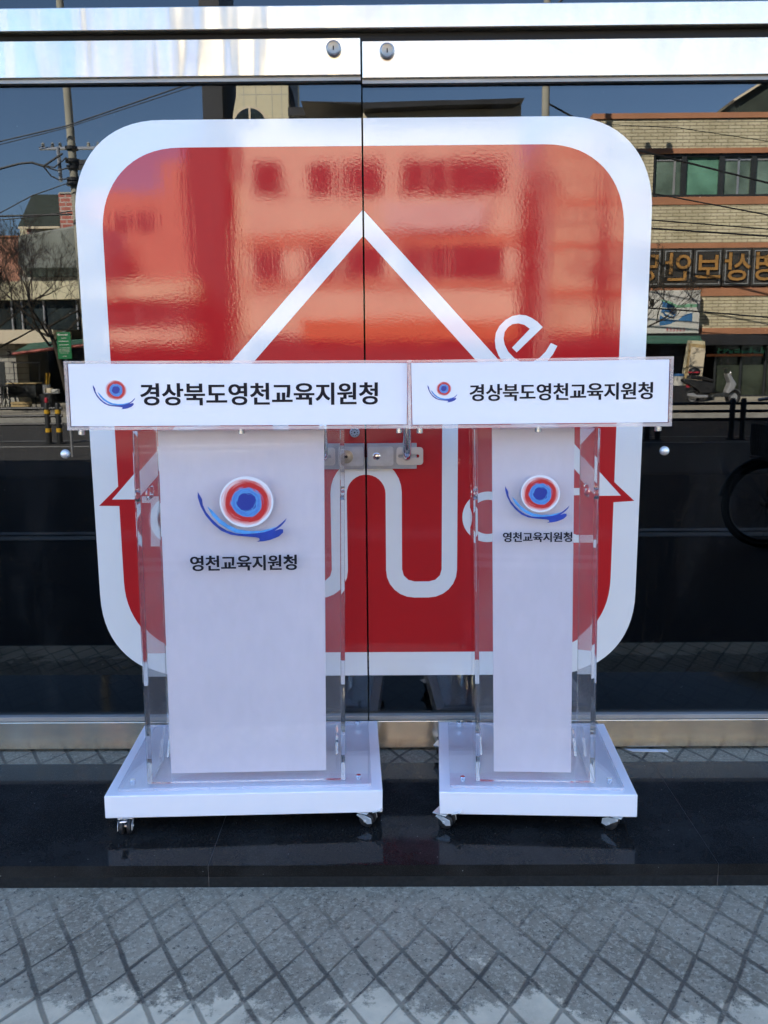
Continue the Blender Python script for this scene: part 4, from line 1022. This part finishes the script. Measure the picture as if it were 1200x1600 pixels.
# ---- utility poles and cables
def pole(xt, yt, xb, d, rt_, rb, label, mirror_arm=1):
    bx_ = xr(xb, d, 600); tx_ = xr(xt, d, yt)
    t = thing('utility_pole', (bx_, -d, FZ), label, 'utility pole', 'concrete utility poles across the street')
    zt = zr(yt, d, xt) - FZ; top = 13.5; f_ = top / zt
    MB().cone((0, 0, 0), ((tx_ - bx_) * f_, 0, top), rb, rt_, n=20).build('shaft', 'poleconc', t, smooth=True)
    return t, lambda z: Vector(((tx_ - bx_) * f_ * z / top, 0, z))
DP = 21.3
t1, c1 = pole(104, 130, 143, DP, .085, .125, 'tall concrete utility pole with cable clamps, in the sky left of the sticker')
za = zr(232, DP, 112) - FZ
b = MB(); c = c1(za); b.box(c.x - .85, c.x + .8, -.05, .05, za - .03, za + .03); b.build('cross_arm', 'silver', t1)
for o_ in (-.75, -.5, -.3, .45, .7): MB().lathe([(0, 0), (.04, 0), (.05, .04), (.02, .06), (.05, .08), (0, .13)], T(c.x + o_, 0, za + .031), 10).build('insulator', 'greywall', t1)
for y, r_ in ((232, .17), (252, .19), (262, .17), (281, .19), (288, .2)):
    z_ = zr(y, DP, 112) - FZ; c = c1(z_); MB().lathe([(.13, -.05), (r_, -.04), (r_, .04), (.13, .05)], T(c.x, 0, z_), 16).build('clamp', 'dark_metal', t1)
b = MB(); c = c1(za); z2 = zr(285, DP, 112) - FZ; b.tube([(c.x - .32, .12, za), (c.x - .30, .12, z2)], .05, 8); b.build('conduit', 'silver', t1)
for y in (255, 262, 283): 
    z_ = zr(y, DP, 112) - FZ; c = c1(z_); MB().box(c.x + .12, c.x + .42, -.06, .06, z_ - .06, z_ + .07).build('bracket', 'dark_metal', t1)
t2, c2 = pole(853, 130, 846, DP + 2, .09, .14, 'plain concrete utility pole rising just above the sticker, right of the door seam')
zb = 11.9; c = c2(zb); b = MB(); b.box(c.x - .06, c.x + 2.1, -.06, .06, zb - .05, zb + .05); b.tube([(c.x, 0, zb - 1.1), (c.x + 1.1, 0, zb - .06)], .035, 6); b.build('cross_arm', 'dark_metal', t2)
for o_ in (.6, 1.3, 2.0): MB().lathe([(0, 0), (.07, 0), (.09, .08), (.04, .12), (.09, .16), (0, .26)], T(c.x + o_, 0, zb + .051), 10).build('insulator', 'greywall', t2)
def cable(label, pts, d, r=.022, sag=0, ds=None):
    P = []
    n = 14
    for (a, c_) in zip(pts, pts[1:]):
        A_, B_ = rf(*a), rf(*c_)
        for i in range(n):
            u = i / n; p = A_.lerp(B_, u); p.z -= sag * 4 * u * (1 - u); P.append(p)
    P.append(rf(*pts[-1]))
    tag(MB().tube(P, r, 6).build('overhead_cable', 'wire'), label, 'cable', 'overhead cables across the street')
q = DP - .3
cable('thin cable rising right across the sky, upper left glass', [(-200, 268, q), (104, 197, q), (300, 130, q), (420, 92, q)], q, .018)
cable('second thin cable just under the rising one, upper left glass', [(-200, 276, q), (104, 200, q), (290, 139, q), (420, 98, q)], q, .012)
cable('thick cable curving up to the clamps of the left utility pole', [(-200, 300, q), (0, 264, q), (30, 256, q), (50, 254, q), (68, 260, q), (98, 240, q)], q, .03)
cable('cable looping down to the lowest clamp of the left utility pole', [(68, 260, q), (80, 275, q), (92, 281, q), (108, 279, q)], q, .018)
cable('cable looping to the middle clamp of the left utility pole', [(62, 257, q), (85, 262, q), (104, 246, q)], q, .018)
cable('cable joining the lower conduit of the left utility pole', [(70, 260, q), (90, 267, q), (108, 262, q)], q, .018)
cable('steep cable in front of the dark green roof', [(-160, 390, q), (0, 333, q), (50, 306, q), (110, 285, q)], q, .015)
cable('level cable crossing the red chimney', [(-160, 340, q), (0, 338, q), (112, 335, q)], q, .026)
cable('sloping cable under the level one, left of the chimney', [(-160, 352, q), (0, 344, q), (60, 338, q), (112, 330, q)], q, .015)
e = 24.0
cable('thick black cable sloping across the upper windows of the brick building', [(853, 160, e), (985, 232, e), (1200, 286, e), (1500, 352, e)], e, .03)
cable('black cable sloping under the green window', [(853, 268, e), (1018, 302, e), (1200, 336, e), (1500, 384, e)], e, .022)
cable('upper of two level cables on the middle brick band', [(853, 332, e), (1018, 344, e), (1200, 358, e), (1500, 374, e)], e, .02)
cable('lower of two level cables on the middle brick band', [(853, 346, e), (1018, 357, e), (1200, 369, e), (1500, 380, e)], e, .028)
cable('black cable at the foot of the brick wall beside the poster sign', [(853, 470, e), (1095, 487, e), (1200, 496, e), (1500, 508, e)], e, .022)
cable('faint cable just under the brick parapet', [(853, 190, e), (1060, 200, e), (1200, 221, e), (1500, 262, e)], e, .012)

# ---- bare trees
def bare_tree(x, d, h, seed, label, lean_=0):
    rnd = random.Random(seed); p0_ = Vector((xr(x, d, 620), -d, FZ))
    t = thing('bare_tree', p0_, label, 'tree', 'bare street trees')
    trunk, crown = MB(), MB()
    top = Vector((lean_, 0, h * .42))
    trunk.tube([(0, 0, 0), (lean_ * .3, 0, h * .15), (lean_ * .6, 0, h * .3), top], .1, 10, radii=[.085, .07, .06, .05])
    trunk.build('trunk', 'bark', t, smooth=True)
    def grow(p, dr, l, r, lev):
        pts = [p]; q_ = p
        for i in range(4):
            dr = (dr + Vector((rnd.uniform(-.28, .28), rnd.uniform(-.28, .28), rnd.uniform(-.12, .22)))).normalized(); q_ = q_ + dr * l / 4; pts.append(q_)
        crown.tube(pts, r, 5 if lev < 2 else 4, radii=[r * (1 - .13 * i) for i in range(5)])
        if lev < 5:
            for i in range(3 if lev < 3 else 3):
                a = pts[rnd.choice((2, 3, 4))]; nd = (dr + Vector((rnd.uniform(-.95, .95), rnd.uniform(-.8, .8), rnd.uniform(-.3, .7)))).normalized(); grow(a, nd, l * rnd.uniform(.55, .78), max(r * .52, .0045), lev + 1)
    for i in range(6):
        a = i * 1.05 + rnd.uniform(-.3, .3); grow(top - Vector((0, 0, .25 * (i % 3))), Vector((math.cos(a) * .9, math.sin(a) * .7, rnd.uniform(.25, .8))).normalized(), h * .27, .034, 0)
    crown.build('crown', 'bark', t, recalc=False)
bare_tree(112, 21.0, 5.6, 11, 'bare leafless tree behind the green notice board', -.5)
bare_tree(-12, 21.5, 5.4, 23, 'bare leafless tree at the far left edge, before the pale fascia', .2)
bare_tree(-70, 21.2, 5.2, 31, 'bare leafless tree left of the photo edge, only its twigs showing')
bare_tree(968, 22.5, 5.2, 47, 'bare leafless tree beside the fish poster sign, half behind the sticker')

# ---- bicycle on the near pavement, only its rear part inside the glass
db = 3.35
bc_ = rf(1190, 795, db)
by = thing('bicycle', (bc_.x + .02, -db, SW), 'dark parked bicycle with a wheel and black basket at the right edge', 'bicycle')
wr = .292
for x in (0, 1.02):
    wo = MB().tube([(x + wr * math.cos(t * math.pi / 20), 0, wr + .022 + wr * math.sin(t * math.pi / 20)) for t in range(40)], .022, 8, closed=True).build('tyre', 'rubber', by, smooth=True)
    MB().tube([(x + (wr - .03) * math.cos(t * math.pi / 20), 0, wr + .022 + (wr - .03) * math.sin(t * math.pi / 20)) for t in range(40)], .009, 6, closed=True).build('rim', 'dark_metal', wo, smooth=True)
    s_ = MB()
    for k in range(24): a = k * math.pi / 12; s_.cone((x, .02 * (-1) ** k, wr + .022), (x + (wr - .035) * math.cos(a), 0, wr + .022 + (wr - .035) * math.sin(a)), .0015, n=4)
    s_.cone((x, -.05, wr + .022), (x, .05, wr + .022), .022, n=12); s_.build('spokes', 'dark_metal', wo)
f = MB(); Z_ = wr + .022
for a, c, r_ in (((0.09, 0, .95), (0, 0, Z_), .014), ((.14, 0, .80), (.58, 0, .28), .018), ((.13, 0, .88), (.80, 0, .74), .018), ((.58, 0, .28), (.82, 0, .86), .016), ((.58, .03, .28), (1.02, .03, Z_), .010), ((.58, -.03, .28), (1.02, -.03, Z_), .010), ((.80, .02, .72), (1.02, .03, Z_), .009)): f.cone(a, c, r_, n=10)
f.build('frame', 'dark_metal', by)
MB().tube([(.02, -.28, 1.03), (.12, -.2, 1.05), (.09, 0, 1.0), (.12, .2, 1.05), (.02, .28, 1.03)][::1], .012, 8).build('handlebar', 'chrome', by)
MB().flat([[(.68, .89), (.72, .95), (.96, .96), (.98, .91), (.82, .88)]], -.08, .08).build('saddle', 'rubber', by, bevel=.02)
MB().tube([(wr * 1.12 * math.cos(R(a)), 0, Z_ + wr * 1.12 * math.sin(R(a))) for a in range(20, 171, 10)], .014, 6).build('mudguard', 'dark_metal', by)
k_ = MB()
bz0, bz1 = .70, .96
for i in range(7): z_ = bz0 + i * (bz1 - bz0) / 6; k_.tube([(-.16, -.17, z_), (.06, -.17, z_), (.06, .17, z_), (-.16, .17, z_)], .004, 4, closed=True)
for i in range(9):
    y_ = -.17 + i * .34 / 8
    for x_ in (-.16, .06): k_.cone((x_, y_, bz0), (x_, y_, bz1), .004, n=4)
for i in range(1, 6):
    x_ = -.16 + i * .22 / 6
    for y_ in (-.17, .17): k_.cone((x_, y_, bz0), (x_, y_, bz1), .004, n=4)
k_.box(-.155, .055, -.165, .165, bz0, bz0 + .006); k_.box(-.157, -.154, -.165, .165, bz0 + .02, bz1 - .02); k_.box(-.155, .055, .164, .167, bz0 + .02, bz1 - .02)
k_.build('basket', 'basket', by).data.transform(T(.10, 0, -.07))
MB().tube([(.58, .04, .28), (.58, .06, .14), (.60, .14, .14)], .01, 6).build('pedal', 'dark_metal', by)
MB().lathe([(.0, 0), (.09, 0), (.09, .006), (0, .006)], T(.58, -.05, .28) @ Matrix.Rotation(R(90), 4, 'X'), 20).build('chainwheel', 'silver', by)
MB().cone((.66, -.06, .26), (.76, -.14, .002), .01, n=8).build('kickstand', 'dark_metal', by)
